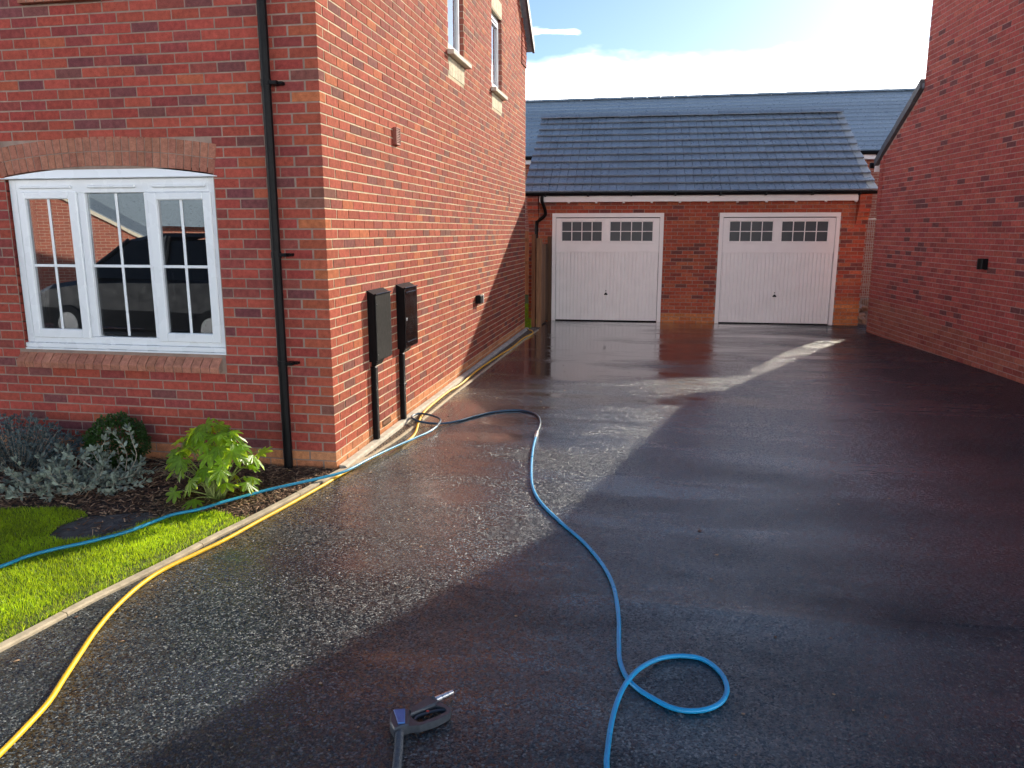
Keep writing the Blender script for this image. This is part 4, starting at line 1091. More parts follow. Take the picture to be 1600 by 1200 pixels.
def put_tile(me, a, s_):
    o = link_mesh('roof_tile', me, groof)
    p_ = Vector(slope(a + R.uniform(-0.001, 0.001), s_ + R.uniform(-0.003, 0.003), 0))
    o.matrix_local = Matrix.Translation(p_) @ (base @ Matrix.Rotation(R.uniform(-0.004, 0.004), 3, 'X') @ Matrix.Rotation(R.uniform(-0.004, 0.004), 3, 'Y')).to_4x4()
for r_ in range(NCR):
    s_ = -0.03 + r_ * gauge; sh_ = 0 if r_ % 2 == 0 else tw / 2
    if sh_: put_tile(half, RA0 - 0.02, s_)
    n = 20 if not sh_ else 19
    for i in range(n): put_tile(full, RA0 - 0.02 + sh_ + i * tw, s_)
    if sh_: put_tile(half, RA0 - 0.02 + sh_ + n * tw, s_)
nr = 15; rw = (RA1 - RA0 + 0.08) / nr
for i in range(nr):
    b = MB(); a0 = RA0 - 0.04 + i * rw + 0.003; a1 = a0 + rw - 0.006; zz = zr + 0.06
    prof = [(-0.15, -0.075), (-0.135, -0.068), (-0.03, 0.006), (0.0, 0.018), (0.03, 0.006), (0.135, -0.068), (0.15, -0.075), (0.145, -0.092), (0.0, -0.006), (-0.145, -0.092)]
    b.prism([(d, z) for d, z in prof], a0, a1, lambda d, z, a: G.p(a, -GD / 2 + d, zz + z + 0.045 + 0.004 * (i % 2))); b.build('ridge_tile', M['tile'], groof)
# verge mortar end at the right eaves, fascia, gutter, brackets
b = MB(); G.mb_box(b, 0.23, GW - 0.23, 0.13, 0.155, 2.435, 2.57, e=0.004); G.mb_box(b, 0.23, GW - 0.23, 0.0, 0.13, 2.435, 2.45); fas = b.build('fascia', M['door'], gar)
for i in range(12):
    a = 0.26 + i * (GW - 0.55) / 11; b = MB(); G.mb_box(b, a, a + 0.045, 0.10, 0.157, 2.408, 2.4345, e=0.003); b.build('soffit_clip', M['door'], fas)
gz = 2.612
b = MB(); gpts = [(0.060 * math.cos(q), 0.060 * math.sin(q)) for q in np.linspace(math.pi, 2 * math.pi, 12)]; inn = [(0.054 * math.cos(q), 0.054 * math.sin(q)) for q in np.linspace(2 * math.pi, math.pi, 12)]
b.prism([(0.235 + d, z + gz) for d, z in gpts + inn], -0.10, GW + 0.13, lambda d, z, a: G.p(a, d, z)); gut = b.build('gutter', M['black'], gar)
for i in range(8):
    a = 0.35 + i * (GW - 0.6) / 7; b = MB(); G.mb_box(b, a, a + 0.028, 0.158, 0.298, gz - 0.072, gz - 0.006); b.build('gutter_bracket', M['black'], gut)
Pd = catmull([G.p(0.30, 0.235, gz - 0.05), G.p(0.30, 0.235, gz - 0.16), G.p(0.33, 0.18, gz - 0.26), G.p(0.36, 0.12, gz - 0.38), G.p(0.33, 0.10, gz - 0.46), G.p(0.20, 0.07, gz - 0.56), G.p(0.17, 0.06, gz - 0.66), G.p(0.17, 0.06, 1.0), G.p(0.17, 0.06, 0.02)], 0.05)
tube('downpipe', Pd, 0.034, M['black'], gar, 12)

def garage_door(a0, a1):
    w = a1 - a0; f = 0.078
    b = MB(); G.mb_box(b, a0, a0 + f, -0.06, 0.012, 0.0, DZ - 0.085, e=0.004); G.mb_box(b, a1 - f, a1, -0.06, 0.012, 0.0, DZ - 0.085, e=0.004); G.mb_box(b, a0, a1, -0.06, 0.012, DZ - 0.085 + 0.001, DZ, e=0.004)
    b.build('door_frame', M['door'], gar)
    l0, l1, z0, z1 = a0 + f + 0.006, a1 - f - 0.006, 0.035, DZ - 0.10
    sx = w / 2.27
    b = MB()
    zg0, zg1 = 1.535, 2.035                             # glazed band
    # vertical ribbed lower panel: trapezoid corrugation
    n = 28; pw = (l1 - l0 - 0.02) / n; prof = [(l0 + 0.0, -0.018)]
    for i in range(n):
        s_ = l0 + 0.01 + i * pw; prof += [(s_ + 0.012, -0.026), (s_ + 0.016, -0.006), (s_ + pw - 0.004, -0.006), (s_ + pw, -0.026)]
    prof += [(l1, -0.018)]
    V = [G.p(a, d, z) for z in (z0, zg0 - 0.10) for a, d in prof]; m_ = len(prof)
    b.add(V, [(i, i + 1, m_ + i + 1, m_ + i) for i in range(m_ - 1)])
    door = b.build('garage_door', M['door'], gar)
    b = MB()
    cx = (l0 + l1) / 2; grp = [(a0 + 0.20 * sx, a0 + 1.03 * sx), (a0 + 1.19 * sx, a0 + 2.06 * sx)]
    # flat surround of the glazing, butted around the two openings
    A_ = [l0, grp[0][0], grp[0][1], grp[1][0], grp[1][1], l1]
    G.mb_box(b, l0, l1, -0.03, -0.004, zg0 - 0.10, 1.64, e=0.003); G.mb_box(b, l0, l1, -0.03, -0.004, 2.055, z1, e=0.003)
    for q in (0, 2, 4): G.mb_box(b, A_[q], A_[q + 1], -0.03, -0.004, 1.64, 2.055)
    for g0, g1 in grp:                                   # raised moulding
        for q0, q1, y0_, y1_ in ((g0 - 0.035, g0, 1.605, 2.09), (g1, g1 + 0.035, 1.605, 2.09), (g0, g1, 2.055, 2.09), (g0, g1, 1.605, 1.64)): G.mb_box(b, q0, q1, -0.004, 0.004, y0_, y1_, e=0.003)
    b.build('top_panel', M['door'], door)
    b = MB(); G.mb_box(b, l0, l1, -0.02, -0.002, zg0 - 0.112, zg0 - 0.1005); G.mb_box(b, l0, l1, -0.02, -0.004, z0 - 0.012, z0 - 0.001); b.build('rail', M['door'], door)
    for g0, g1 in grp:
        cw = (g1 - g0) / 4; hh = (2.055 - 1.64) / 2
        for i in range(4):
            for j in range(2):
                b = MB(); G.mb_box(b, g0 + i * cw + 0.009, g0 + (i + 1) * cw - 0.009, -0.026, -0.020, 1.64 + j * hh + 0.009, 1.64 + (j + 1) * hh - 0.009); b.build('pane', M['garage_glass'], door)
        b = MB()
        for i in range(5): G.mb_box(b, g0 + i * cw - 0.0088, g0 + i * cw + 0.0088, -0.028, -0.006, 1.641, 2.054, e=0.003)
        for j in range(3):
            for i in range(4): G.mb_box(b, g0 + i * cw + 0.009, g0 + (i + 1) * cw - 0.009, -0.028, -0.007, 1.641 + j * (hh - 0.008), 1.641 + j * (hh - 0.008) + 0.0165, e=0.003)
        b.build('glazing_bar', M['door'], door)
    b = MB()                                             # brace behind the panes
    for s_, c0 in ((1, grp[0][0] + 0.25), (-1, grp[1][1] - 0.25)):
        q = [(c0, 2.05), (c0 + 0.02, 2.05), (c0 + s_ * 0.22 + 0.02, 1.55), (c0 + s_ * 0.22, 1.55)]
        b.prism(q, -0.07, -0.06, lambda a, z, d: G.p(a, d, z))
    b.build('brace', M['galv'], door)
    # handle
    hz = 0.565; hx = cx
    b = MB(); tri = [(hx - 0.036, hz - 0.016), (hx + 0.036, hz - 0.016), (hx + 0.034, hz + 0.004), (hx + 0.010, hz + 0.034), (hx - 0.010, hz + 0.034), (hx - 0.034, hz + 0.004)]
    b.prism(tri, -0.010, 0.014, lambda a, z, d: G.p(a, d, z)); b.cyl(G.p(hx, 0.012, hz), G.p(hx, 0.045, hz), 0.011); G.mb_box(b, hx - 0.028, hx + 0.028, 0.036, 0.052, hz - 0.013, hz + 0.010, e=0.005); b.build('handle', M['black'], door)
    b = MB(); b.cyl(G.p(hx, -0.01, hz + 0.068), G.p(hx, 0.004, hz + 0.068), 0.011); b.build('lock', M['black'], door)
    b = MB(); G.mb_box(b, l0 - 0.1, l1 + 0.1, -0.62, -0.6, 0, DZ); b.build('interior_back', M['dark_in'], gar)
    return door
garage_door(*D1); garage_door(*D2)

# ================================================================== HOUSE BEHIND
bgh = thing('terraced_house', 'long house behind the garage with a wide plain grey tiled roof', 'house')
BF = Frame((-12, 18.0, 0), (1, 0, 0), (0, -1, 0)); BWd = 30.0; BEZ = 3.98; BD = 4.35; bpz = 2.22
b = MB(); quad(b, BF, [(0, -0.3, -0.1), (BWd, -0.3, -0.1), (BWd, -0.3, BEZ), (0, -0.3, BEZ)])
quad(b, BF, [(0, -0.3, -0.1), (0, -0.3, BEZ), (0, -BD, BEZ + bpz), (0, -2 * BD, BEZ), (0, -2 * BD, -0.1)]); quad(b, BF, [(BWd, -0.3, -0.1), (BWd, -0.3, BEZ), (BWd, -BD, BEZ + bpz), (BWd, -2 * BD, BEZ), (BWd, -2 * BD, -0.1)])
quad(b, BF, [(0, -2 * BD, -0.1), (BWd, -2 * BD, -0.1), (BWd, -2 * BD, BEZ), (0, -2 * BD, BEZ)])
b.build('wall', M['brick_tex'], bgh)
bs = math.hypot(BD, bpz); bc, bsn = BD / bs, bpz / bs
def bslope(a, s_, h): return BF.p(a, -s_ * bc - h * bsn + 0.0, BEZ + 0.06 + s_ * bsn + h * bc)
b = MB(); b.add([bslope(0, 0, -0.02), bslope(BWd, 0, -0.02), bslope(BWd, bs, -0.02), bslope(0, bs, -0.02)], [(0, 1, 2, 3)])
q = [BF.p(0, -BD, BEZ + bpz + 0.05), BF.p(BWd, -BD, BEZ + bpz + 0.05), BF.p(BWd, -2 * BD, BEZ + 0.05), BF.p(0, -2 * BD, BEZ + 0.05)]; b.add(q, [(0, 1, 2, 3)])
broof = b.build('roof', M['tile'], bgh)
NB = 15; gb = bs / NB
for r_ in range(NB):
    b = MB(); off = 0 if r_ % 2 else 0.165
    n = int(BWd / 0.33)
    for i in range(n):
        a0 = off + i * 0.33 + 0.002; a1 = a0 + 0.326; j_ = R.uniform(-0.002, 0.003)
        if a1 < 9.0 or a0 > 22.5: 
            if i % 4: continue
            a1 = a0 + 1.316
        V = [slope_ for slope_ in (bslope(a0, r_ * gb - 0.02, 0.006 + j_), bslope(a1, r_ * gb - 0.02, 0.006 + j_), bslope(a1, r_ * gb - 0.02, 0.044 + j_), bslope(a0, r_ * gb - 0.02, 0.044 + j_), bslope(a1, (r_ + 1) * gb + 0.02, 0.012), bslope(a0, (r_ + 1) * gb + 0.02, 0.012))]
        b.add(V, [(0, 1, 2, 3), (3, 2, 4, 5)])
    b.build('tile_course', M['tile'], broof)['kind'] = 'stuff'
b = MB()
for i in range(int(BWd / 0.45)):
    a0 = i * 0.45
    b.prism([(-0.12, -0.06), (-0.03, 0.012), (0.03, 0.012), (0.12, -0.06), (0.0, -0.02)], a0 + 0.004, a0 + 0.446, lambda d, z, a: BF.p(a, -BD + d, BEZ + bpz + 0.11 + z + 0.006 * (i % 2)))
b.build('ridge', M['tile'], broof)
b = MB(); BF.mb_box(b, 0, BWd, -0.04, -0.015, BEZ - 0.17, BEZ - 0.02); BF.mb_box(b, 0, BWd, -0.30, -0.04, BEZ - 0.17, BEZ - 0.155); b.build('fascia', M['upvc'], bgh)
b = MB(); b.cyl(BF.p(0, 0.04, BEZ + 0.0), BF.p(BWd, 0.04, BEZ + 0.0), 0.055, n=10)
for i in range(30): BF.mb_box(b, i * 1.0 + 0.3, i * 1.0 + 0.34, -0.015, 0.07, BEZ - 0.08, BEZ - 0.03)
b.build('gutter', M['black'], bgh)

# ================================================================== FENCES
def board(parent, p0, p1, shade, name='board'):
    b = MB(); b.bbox(p0, p1, 0.003); o = b.build(name, M['timber'], parent); o.color = (*shade, 1); return o
fn = thing('timber_fence', 'short weathered timber fence standing between the house end and the garage', 'fence')
board(fn, (0.16, 9.38, 0.0), (0.26, 9.48, 1.72), (1.05, 1.0, 0.95), 'post')
for i in range(6):
    y0 = 9.50 + i * 0.165; c = R.uniform(0.75, 1.1) * (1.0 if i < 4 else 0.45)
    board(fn, (0.20 + 0.006 * (i % 2), y0, 0.03), (0.225 + 0.006 * (i % 2), y0 + 0.158, 1.60 + R.uniform(-0.02, 0.02)), (c, c * 0.96, c * 0.9))
board(fn, (0.22, 10.50, 0.0), (0.30, 10.58, 1.75), (0.35, 0.33, 0.32), 'post')
board(fn, (0.06, 9.42, 0.0), (0.135, 9.50, 1.80), (0.8, 0.55, 0.45), 'post')
board(fn, (0.02, 9.55, 0.35), (0.055, 10.4, 0.45), (0.7, 0.6, 0.55), 'rail'); board(fn, (0.02, 9.55, 1.30), (0.055, 10.4, 1.40), (0.7, 0.6, 0.55), 'rail')
fb = thing('garden_fence', 'orange-brown closeboard fence across the far end of the back garden', 'fence')
for i in range(26):
    x0 = -3.6 + i * 0.155; c = R.uniform(0.9, 1.35); board(fb, (x0, 16.9 + 0.01 * (i % 2), 0.02), (x0 + 0.15, 16.92 + 0.01 * (i % 2), 1.85), (c * 1.3, c * 0.95, c * 0.75))
board(fb, (-3.6, 16.86, 0.9), (0.4, 16.895, 1.0), (1.1, 0.8, 0.65), 'rail'); board(fb, (-3.6, 16.86, 1.55), (0.4, 16.895, 1.65), (1.1, 0.8, 0.65), 'rail')

mf = thing('mesh_fence_panel', 'galvanised wire mesh site fence standing in the gap beside the garage', 'fence')
b = MB(); X0, X1, Ym = 6.5, 9.4, 12.6
for xx in (X0, X1): b.cyl((xx, Ym, 0.12), (xx, Ym, 2.12), 0.019, n=10)
for zz in (0.2, 2.1): b.cyl((X0, Ym, zz), (X1, Ym, zz), 0.019, n=10)
b.build('tube_frame', M['galv'], mf)
b = MB()
for i in range(72): b.cyl((X0 + 0.02 + i * 0.040, Ym, 0.2), (X0 + 0.02 + i * 0.040, Ym, 2.1), 0.0028, n=5, cap=False)
for zz in (0.45, 0.70, 1.0, 1.3, 1.6, 1.85): b.cyl((X0, Ym + 0.006, zz), (X1, Ym + 0.006, zz), 0.0032, n=5, cap=False)
b.build('wire_mesh', M['galv'], mf)
b = MB(); b.bbox((X0 - 0.1, Ym - 0.35, 0.0), (X0 + 0.12, Ym + 0.35, 0.13), 0.02); b.build('foot_block', M['concrete'], mf)
b = MB()
for i in range(90):
    x0, y0 = R.uniform(6.55, 8.4), R.uniform(11.0, 14.0); s_ = R.uniform(0.04, 0.12); z0 = max(0, R.uniform(-0.03, 0.22) * (1 if y0 > 12 else 0.5)); h = s_ * 0.6
    t_ = MB(); t_.bbox((-s_, -s_ * 0.6, -h), (s_, s_ * 0.6, h), s_ * 0.2); rm = Matrix.Rotation(R.uniform(0, 6), 3, 'Z') @ Matrix.Rotation(R.uniform(-0.6, 0.6), 3, 'X'); b.add([tuple(rm @ Vector(v) + Vector((x0, y0, z0 + h))) for v in t_.v], t_.f)
tag(b.build('rubble', M['rubble']), kind='stuff')

# ================================================================== HOSES AND WASHER GUN
YEL = [(0.173, -3.528), (0.159, -3.406), (0.132, -3.26), (0.096, -3.106), (0.032, -2.945), (-0.039, -2.765), (-0.114, -2.568), (-0.175, -2.355), (-0.215, -2.113), (-0.212, -1.921), (-0.161, -1.701), (-0.101, -1.459), (-0.055, -1.151), (0.0, -0.814), (0.056, -0.418), (0.105, 0.002), (0.221, 0.476), (0.283, 0.833), (0.28, 1.145), (0.19, 1.574), (0.125, 1.975), (0.105, 2.526), (0.105, 3.018), (0.138, 3.45), (0.124, 4.421), (0.155, 5.503), (0.204, 6.54), (0.205, 7.68), (0.261, 8.296), (0.192, 8.653), (0.103, 8.829)]
Z = [0.0125 if y < 0.1 or 0.7 < y < 1.3 else 0.026 for x_, y in YEL]
yp = [(0.10, -4.6, 0.0125), (0.165, -4.0, 0.0125)] + [(a, c, z) for (a, c), z in zip(YEL, Z)]
yh = thing('yellow_hose', 'bright yellow garden hose running along the edging kerb and wall base', 'hose')
tube('hose_pipe', catmull(yp, 0.02), 0.0115, M['rubber_y'], yh, 12)
b = MB(); b.cyl((0.105, 8.826, 0.026), (0.05, 8.88, 0.026), 0.016, n=10); b.build('connector', M['rubber_d'], yh)

BLU = [(2.342, -3.265, 0.011), (2.316, -3.083, 0.011), (2.313, -3.006, 0.015), (2.318, -2.855, 0.022), (2.335, -2.708, 0.03), (2.368, -2.577, 0.036), (2.426, -2.445, 0.03), (2.513, -2.33, 0.014), (2.611, -2.291, 0.011), (2.693, -2.307, 0.011), (2.755, -2.393, 0.011), (2.774, -2.508, 0.014), (2.751, -2.602, 0.014), (2.697, -2.664, 0.012), (2.622, -2.694, 0.011), (2.548, -2.687, 0.011), (2.473, -2.636, 0.011), (2.408, -2.576, 0.011), (2.36, -2.495, 0.011), (2.328, -2.369, 0.011), (2.317, -2.206, 0.011), (2.303, -1.964, 0.011), (2.261, -1.653, 0.011), (2.181, -1.382, 0.011), (2.044, -1.08, 0.011), (1.872, -0.791, 0.011), (1.697, -0.457, 0.011), (1.587, -0.131, 0.011), (1.504, 0.332, 0.011), (1.433, 0.882, 0.011), (1.396, 1.309, 0.011)]
BL2 = [(1.396, 1.309, 0.011), (1.361, 1.794, 0.011), (1.275, 2.106, 0.011), (1.13, 2.254, 0.011), (0.993, 2.258, 0.011), (0.813, 2.136, 0.011), (0.661, 1.908, 0.011), (0.548, 1.697, 0.011), (0.423, 1.559, 0.015), (0.276, 1.506, 0.03), (0.177, 1.516, 0.048), (0.092, 1.64, 0.050), (0.128, 1.779, 0.050), (0.278, 1.723, 0.050), (0.403, 1.584, 0.045), (0.436, 1.334, 0.04)]
BL3 = [(0.436, 1.334, 0.04), (0.414, 1.153, 0.036), (0.358, 0.937, 0.036), (0.277, 0.645, 0.036), (0.197, 0.28, 0.040), (0.129, -0.131, 0.045), (0.007, -0.329, 0.045), (-0.121, -0.488, 0.045), (-0.243, -0.641, 0.045), (-0.322, -0.766, 0.045), (-0.422, -0.93, 0.045), (-0.509, -1.096, 0.045), (-0.619, -1.212, 0.045), (-0.664, -1.347, 0.045), (-0.719, -1.519, 0.043), (-0.845, -1.695, 0.040), (-0.978, -1.844, 0.040), (-1.047, -1.957, 0.040), (-1.085, -2.094, 0.040), (-1.215, -2.288, 0.040), (-1.6, -2.7, 0.040)]
bh = thing('blue_hose', 'blue pressure hose looped on the driveway and trailing back across the lawn', 'hose')
pre = [(2.42, -4.0, 0.011), (2.38, -3.6, 0.011)]
tube('hose_pipe', catmull(pre + BLU, 0.02), 0.0105, M['rubber_b'], bh, 12)
M['rubber_n'] = simple_mat('dark_blue_hose', (0.012, 0.055, 0.11), 0.35, 0.2, 9); M['rubber_c'] = simple_mat('teal_hose', (0.015, 0.24, 0.40), 0.36, 0.15, 9)
o = tube('hose_pipe', catmull(BL2, 0.02), 0.0105, M['rubber_n'], bh, 12); o['label'] = 'dark navy length of hose coiled by the meter box duct'
o = tube('hose_pipe', catmull(BL3, 0.02), 0.0105, M['rubber_c'], bh, 12); o['label'] = 'teal length of hose crossing the bark bed and lawn'
b = MB(); c0 = Vector((1.405, 1.22, 0.0145)); c1 = Vector((1.388, 1.42, 0.0145)); dd = (c1 - c0)
for t0, t1, r_ in ((0, 0.25, 0.0135), (0.25, 0.6, 0.0165), (0.6, 1.0, 0.0135)): b.cyl(c0 + dd * t0, c0 + dd * (t1 - 0.02), r_, n=12)
b.build('coupling', M['steel'], bh)

gun = thing('washer_gun', 'black pressure washer trigger gun with blue cap lying on the dark asphalt', 'spray gun', None, (1.57, -2.92, 0))
def L_(pts): return [(x_ - 1.57, y_ + 2.92) for x_, y_ in pts]
gf_ = lambda a, b_, d: (a, b_, d)
REAR = L_([(1.479, -2.969), (1.485, -2.932), (1.521, -2.920), (1.547, -2.928), (1.572, -3.019), (1.549, -3.034), (1.524, -3.054), (1.496, -3.020)])
CAP = L_([(1.488, -2.951), (1.53, -2.936), (1.556, -3.017), (1.532, -3.028)])
BAR = L_([(1.541, -2.918), (1.592, -2.823), (1.642, -2.845), (1.634, -2.872), (1.556, -2.955)])
GO_ = L_([(1.640, -2.847), (1.690, -2.877), (1.703, -2.894), (1.700, -2.916), (1.667, -2.962), (1.613, -3.005), (1.566, -3.022), (1.556, -2.955)])
GI_ = L_([(1.634, -2.8725), (1.674, -2.885), (1.686, -2.898), (1.682, -2.912), (1.655, -2.946), (1.612, -2.986), (1.597, -2.990), (1.574, -2.975)])
b = MB(); b.prism(REAR, 0.004, 0.044, gf_, e=0.006); b.build('rear_body', M['gunblack'], gun)
b = MB(); b.prism(CAP, 0.0442, 0.050, gf_, e=0.003); b.build('cap', M['gunblue'], gun)
b = MB(); b.prism(BAR, 0.006, 0.042, gf_, e=0.007); b.build('barrel_housing', M['gunblack'], gun)
b = MB(); n = len(GO_)
V = [(x_, y_, z_) for z_ in (0.006, 0.036) for pl in (GO_, GI_) for x_, y_ in pl]
F = []
for i in range(n - 1):
    F += [(2 * n + i, 2 * n + i + 1, 3 * n + i + 1, 3 * n + i), (i, n + i, n + i + 1, i + 1), (i, i + 1, 2 * n + i + 1, 2 * n + i), (n + i, 3 * n + i, 3 * n + i + 1, n + i + 1)]
F += [(0, 2 * n, 3 * n, n), (n - 1, 2 * n - 1, 4 * n - 1, 3 * n - 1)]
b.add(V, F); b.build('trigger_guard', M['gunblack'], gun)
TR = [(1.576, -2.966, 0.024), (1.577, -2.945, 0.024), (1.587, -2.932, 0.024), (1.61, -2.914, 0.024), (1.635, -2.897, 0.024), (1.661, -2.884, 0.024), (1.678, -2.882, 0.024)]
tube('trigger', catmull([(x_ - 1.57, y_ + 2.92, z_) for x_, y_, z_ in TR], 0.006), 0.0062, M['gunblack'], gun, 10)
b = MB(); b.bbox((0.036, 0.006, 0.026), (0.048, 0.013, 0.034), 0.002); b.build('safety_catch', M['red'], gun)
b = MB(); q0 = Vector((1.614 - 1.57, -2.838 + 2.92, 0.028)); q1 = Vector((1.672 - 1.57, -2.757 + 2.92, 0.022)); dd = q1 - q0
for t0, t1, r_ in ((-0.04, 0.03, 0.022),): b.cyl(q0 + dd * t0, q0 + dd * t1, r_, n=6)
b.build('nose_plate', M['gunblack'], gun)
b = MB()
for t0, t1, r0, r1 in ((-0.02, 0.36, 0.0135, 0.0130), (0.36, 0.42, 0.0095, 0.0095), (0.42, 0.70, 0.0115, 0.0115), (0.70, 0.74, 0.009, 0.009), (0.74, 0.98, 0.0105, 0.0095)): b.cyl(q0 + dd * t0, q0 + dd * t1, r0, r1, n=16)
b.build('nozzle', M['steel'], gun)
HG = [(1.531, -2.998, 0.019), (1.543, -3.048, 0.018), (1.556, -3.09, 0.018), (1.568, -3.13, 0.018), (1.578, -3.169, 0.018), (1.589, -3.207, 0.018), (1.598, -3.244, 0.018), (1.612, -3.298, 0.018), (1.66, -3.45, 0.018), (1.75, -3.65, 0.018), (1.95, -3.95, 0.018)]
pth = catmull([(x_ - 1.57, y_ + 2.92, z_) for x_, y_, z_ in HG], 0.0016)
cum = np.concatenate([[0], np.cumsum(np.linalg.norm(np.diff(pth, axis=0), axis=1))])
rad = 0.0135 + 0.0032 * np.clip(np.sin(cum / 0.0125 * 2 * math.pi) * 1.6, -1, 1)
tube('ribbed_hose', pth, rad, M['rubber_d'], gun, 14)

# leaf bits and grit washed onto the driveway
lv_ = []; lf_ = []; ls_ = []
for i in range(260):
    x, y = R.uniform(-0.1, 6.0), R.uniform(-3.6, 6.0)
    if i < 90: y = R.uniform(-3.4, 5.0); x = kx(y) + abs(R.gauss(0, 0.25)) + 0.03
    if x < kx(y) + 0.03: continue
    r = R.uniform(0.004, 0.012) * (1.4 if R.random() < 0.15 else 1); a = R.uniform(0, 6.28); o = len(lv_)
    for q in range(5):
        t = a + q * 1.2566; k_ = R.uniform(0.5, 1.0) * (1.8 if q == 0 else 1)
        lv_.append((x + r * k_ * math.cos(t), y + r * k_ * math.sin(t), rise(x, y) + 0.002 + R.uniform(0, 0.004)))
    lv_.append((x, y, rise(x, y) + 0.006)); ls_ += [R.uniform(0.3, 1.0)] * 6
    lf_ += [(o + q, o + (q + 1) % 5, o + 5) for q in range(5)]
tag(np_mesh('leaf_litter', lv_, lf_, M['chip'], shade=ls_), kind='stuff')

# ================================================================== PLANTS
def leaf_mesh_palmate(name, lobes=7, droop=0.5, seed=0):
    r = random.Random(seed); V = [(0, 0, 0)]; sh = [0.9]; ring = []
    span = math.radians(250)
    for i in range(lobes):
        t = -span / 2 + span * i / (lobes - 1); L = (1.0 - 0.35 * abs(t / (span / 2)) ** 1.5) * r.uniform(0.9, 1.08)
        dt = span / (lobes - 1)
        for f, dtt, s in ((0.40, -0.50, 0.3), (0.66, -0.38, 0.6), (0.86, -0.24, 0.75), (1.0, 0.0, 0.8), (0.86, 0.24, 0.75), (0.66, 0.38, 0.6)):
            ring.append((L * f if f > 0.45 else 0.50, t + dtt * dt, s))
    ring.append((0.40, span / 2 + 0.5 * dt, 0.4))
    for rr, t, s in ring:
        x_, y_ = rr * math.cos(t), rr * math.sin(t); z_ = -droop * rr ** 2 + (0.04 if s > 0.7 else -0.03) + r.uniform(-0.015, 0.015)
        V.append((x_, y_, z_)); sh.append(s + r.uniform(-0.12, 0.12))
    F = [(0, i, i + 1) for i in range(1, len(ring))]
    me = bpy.data.meshes.new(name); me.from_pydata(V, [], F); a = me.attributes.new('shade', 'FLOAT', 'POINT'); a.data.foreach_set('value', sh); me.materials.append(M['fatsia']); me.update(); return me
fat = thing('broadleaf_shrub', 'bright green shrub with large hand-shaped leaves glowing in the sun by the kerb', 'shrub', None, (-0.56, -0.80, 0.0))
lm = [leaf_mesh_palmate('leaf', 7, d, s) for s, d in enumerate((0.2, 0.4, 0.6, 0.3, 0.75))]
stems_v = []; tips = []
def orient(nrm, fwd):
    z = Vector(nrm).normalized(); x = Vector(fwd); x = (x - z * x.dot(z)).normalized(); y = z.cross(x)
    return Matrix(((x.x, y.x, z.x), (x.y, y.y, z.y), (x.z, y.z, z.z)))
LEAVES = []
for i in range(60):
    # spread through a leaning dome, fuller to the right and low
    t = i * 2.399963 + R.uniform(-0.3, 0.3); u = (i + 0.5) / 60
    h = 0.07 + 0.47 * (1 - u) ** 0.7 + R.uniform(-0.03, 0.03); rr = 0.29 * math.sqrt(max(0.03, 1 - ((h - 0.15) / 0.42) ** 2)) * R.uniform(0.65, 1.08)
    LEAVES.append((rr * math.cos(t) * 1.05, rr * math.sin(t) * 0.85, h, t))
LEAVES += [(-0.10, 0.0, 0.53, 3.6), (-0.02, -0.03, 0.56, 5.2), (0.05, 0.02, 0.55, 0.4), (0.15, 0.0, 0.50, 0.2), (0.33, 0.05, 0.36, 0.1), (0.24, -0.02, 0.42, 6.0)]
for (x_, y_, h, t) in LEAVES:
    out = Vector((math.cos(t), math.sin(t), 0)); nrm = Vector((out.x * R.uniform(0.1, 1.0) + R.gauss(0, 0.3), out.y * R.uniform(0.1, 1.0) + R.gauss(0, 0.3), 0.95))
    o = link_mesh('leaf', R.choice(lm), fat); s_ = R.uniform(0.075, 0.135)
    rot = orient(nrm, out + Vector((R.uniform(-0.5, 0.5), R.uniform(-0.5, 0.5), -0.5)))
    o.matrix_local = Matrix.Translation((x_, y_, h)) @ rot.to_4x4() @ Matrix.Scale(s_, 4)
b = MB(); sv = []; sf = []
for (x_, y_, h, t) in LEAVES:
    ba = (0.05 * math.cos(t * 1.7), 0.05 * math.sin(t * 1.7), 0.0)
    Pt = catmull([ba, (x_ * 0.30 + ba[0] * 0.5, y_ * 0.30, h * 0.5), (x_ * 0.75, y_ * 0.75, h * 0.93), (x_, y_, h)], 0.05)
    v_, f_ = tube_data(Pt, np.linspace(0.0055, 0.0022, len(Pt)), 5); o_ = len(sv); sv.extend(v_.tolist()); sf.extend([tuple(i + o_ for i in f) for f in f_])
np_mesh('stem', sv, np.array(sf), M['stem_green'], fat, smooth=True)

def small_leaves(name, pts, dirs, L, W, mat, parent, shade=None, fold=0.2):
    """oval leaves: 6 vertex, 4 triangles each"""
    pts = np.asarray(pts); dirs = np.asarray(dirs); n = len(pts); dirs = dirs / np.linalg.norm(dirs, axis=1)[:, None]
    rnd = NR.normal(size=(n, 3)); side = np.cross(dirs, rnd); side /= np.linalg.norm(side, axis=1)[:, None]; nr_ = np.cross(side, dirs)
    L = np.broadcast_to(L, (n,))[:, None]; W = np.broadcast_to(W, (n,))[:, None]
    P = np.stack([pts, pts + dirs * L * 0.35 + side * W + nr_ * W * fold, pts + dirs * L * 0.35 - side * W + nr_ * W * fold, pts + dirs * L * 0.75 + side * W * 0.75, pts + dirs * L * 0.75 - side * W * 0.75, pts + dirs * L - nr_ * L * 0.1], 1).reshape(-1, 3)
    b0 = np.arange(n)[:, None] * 6
    F = np.concatenate([b0 + [0, 1, 2], b0 + [1, 3, 2], b0 + [2, 3, 4], b0 + [3, 5, 4]], 0)
    s = NR.uniform(0, 1, n) if shade is None else shade
    return np_mesh(name, P, F, mat, parent, shade=np.repeat(s, 6))

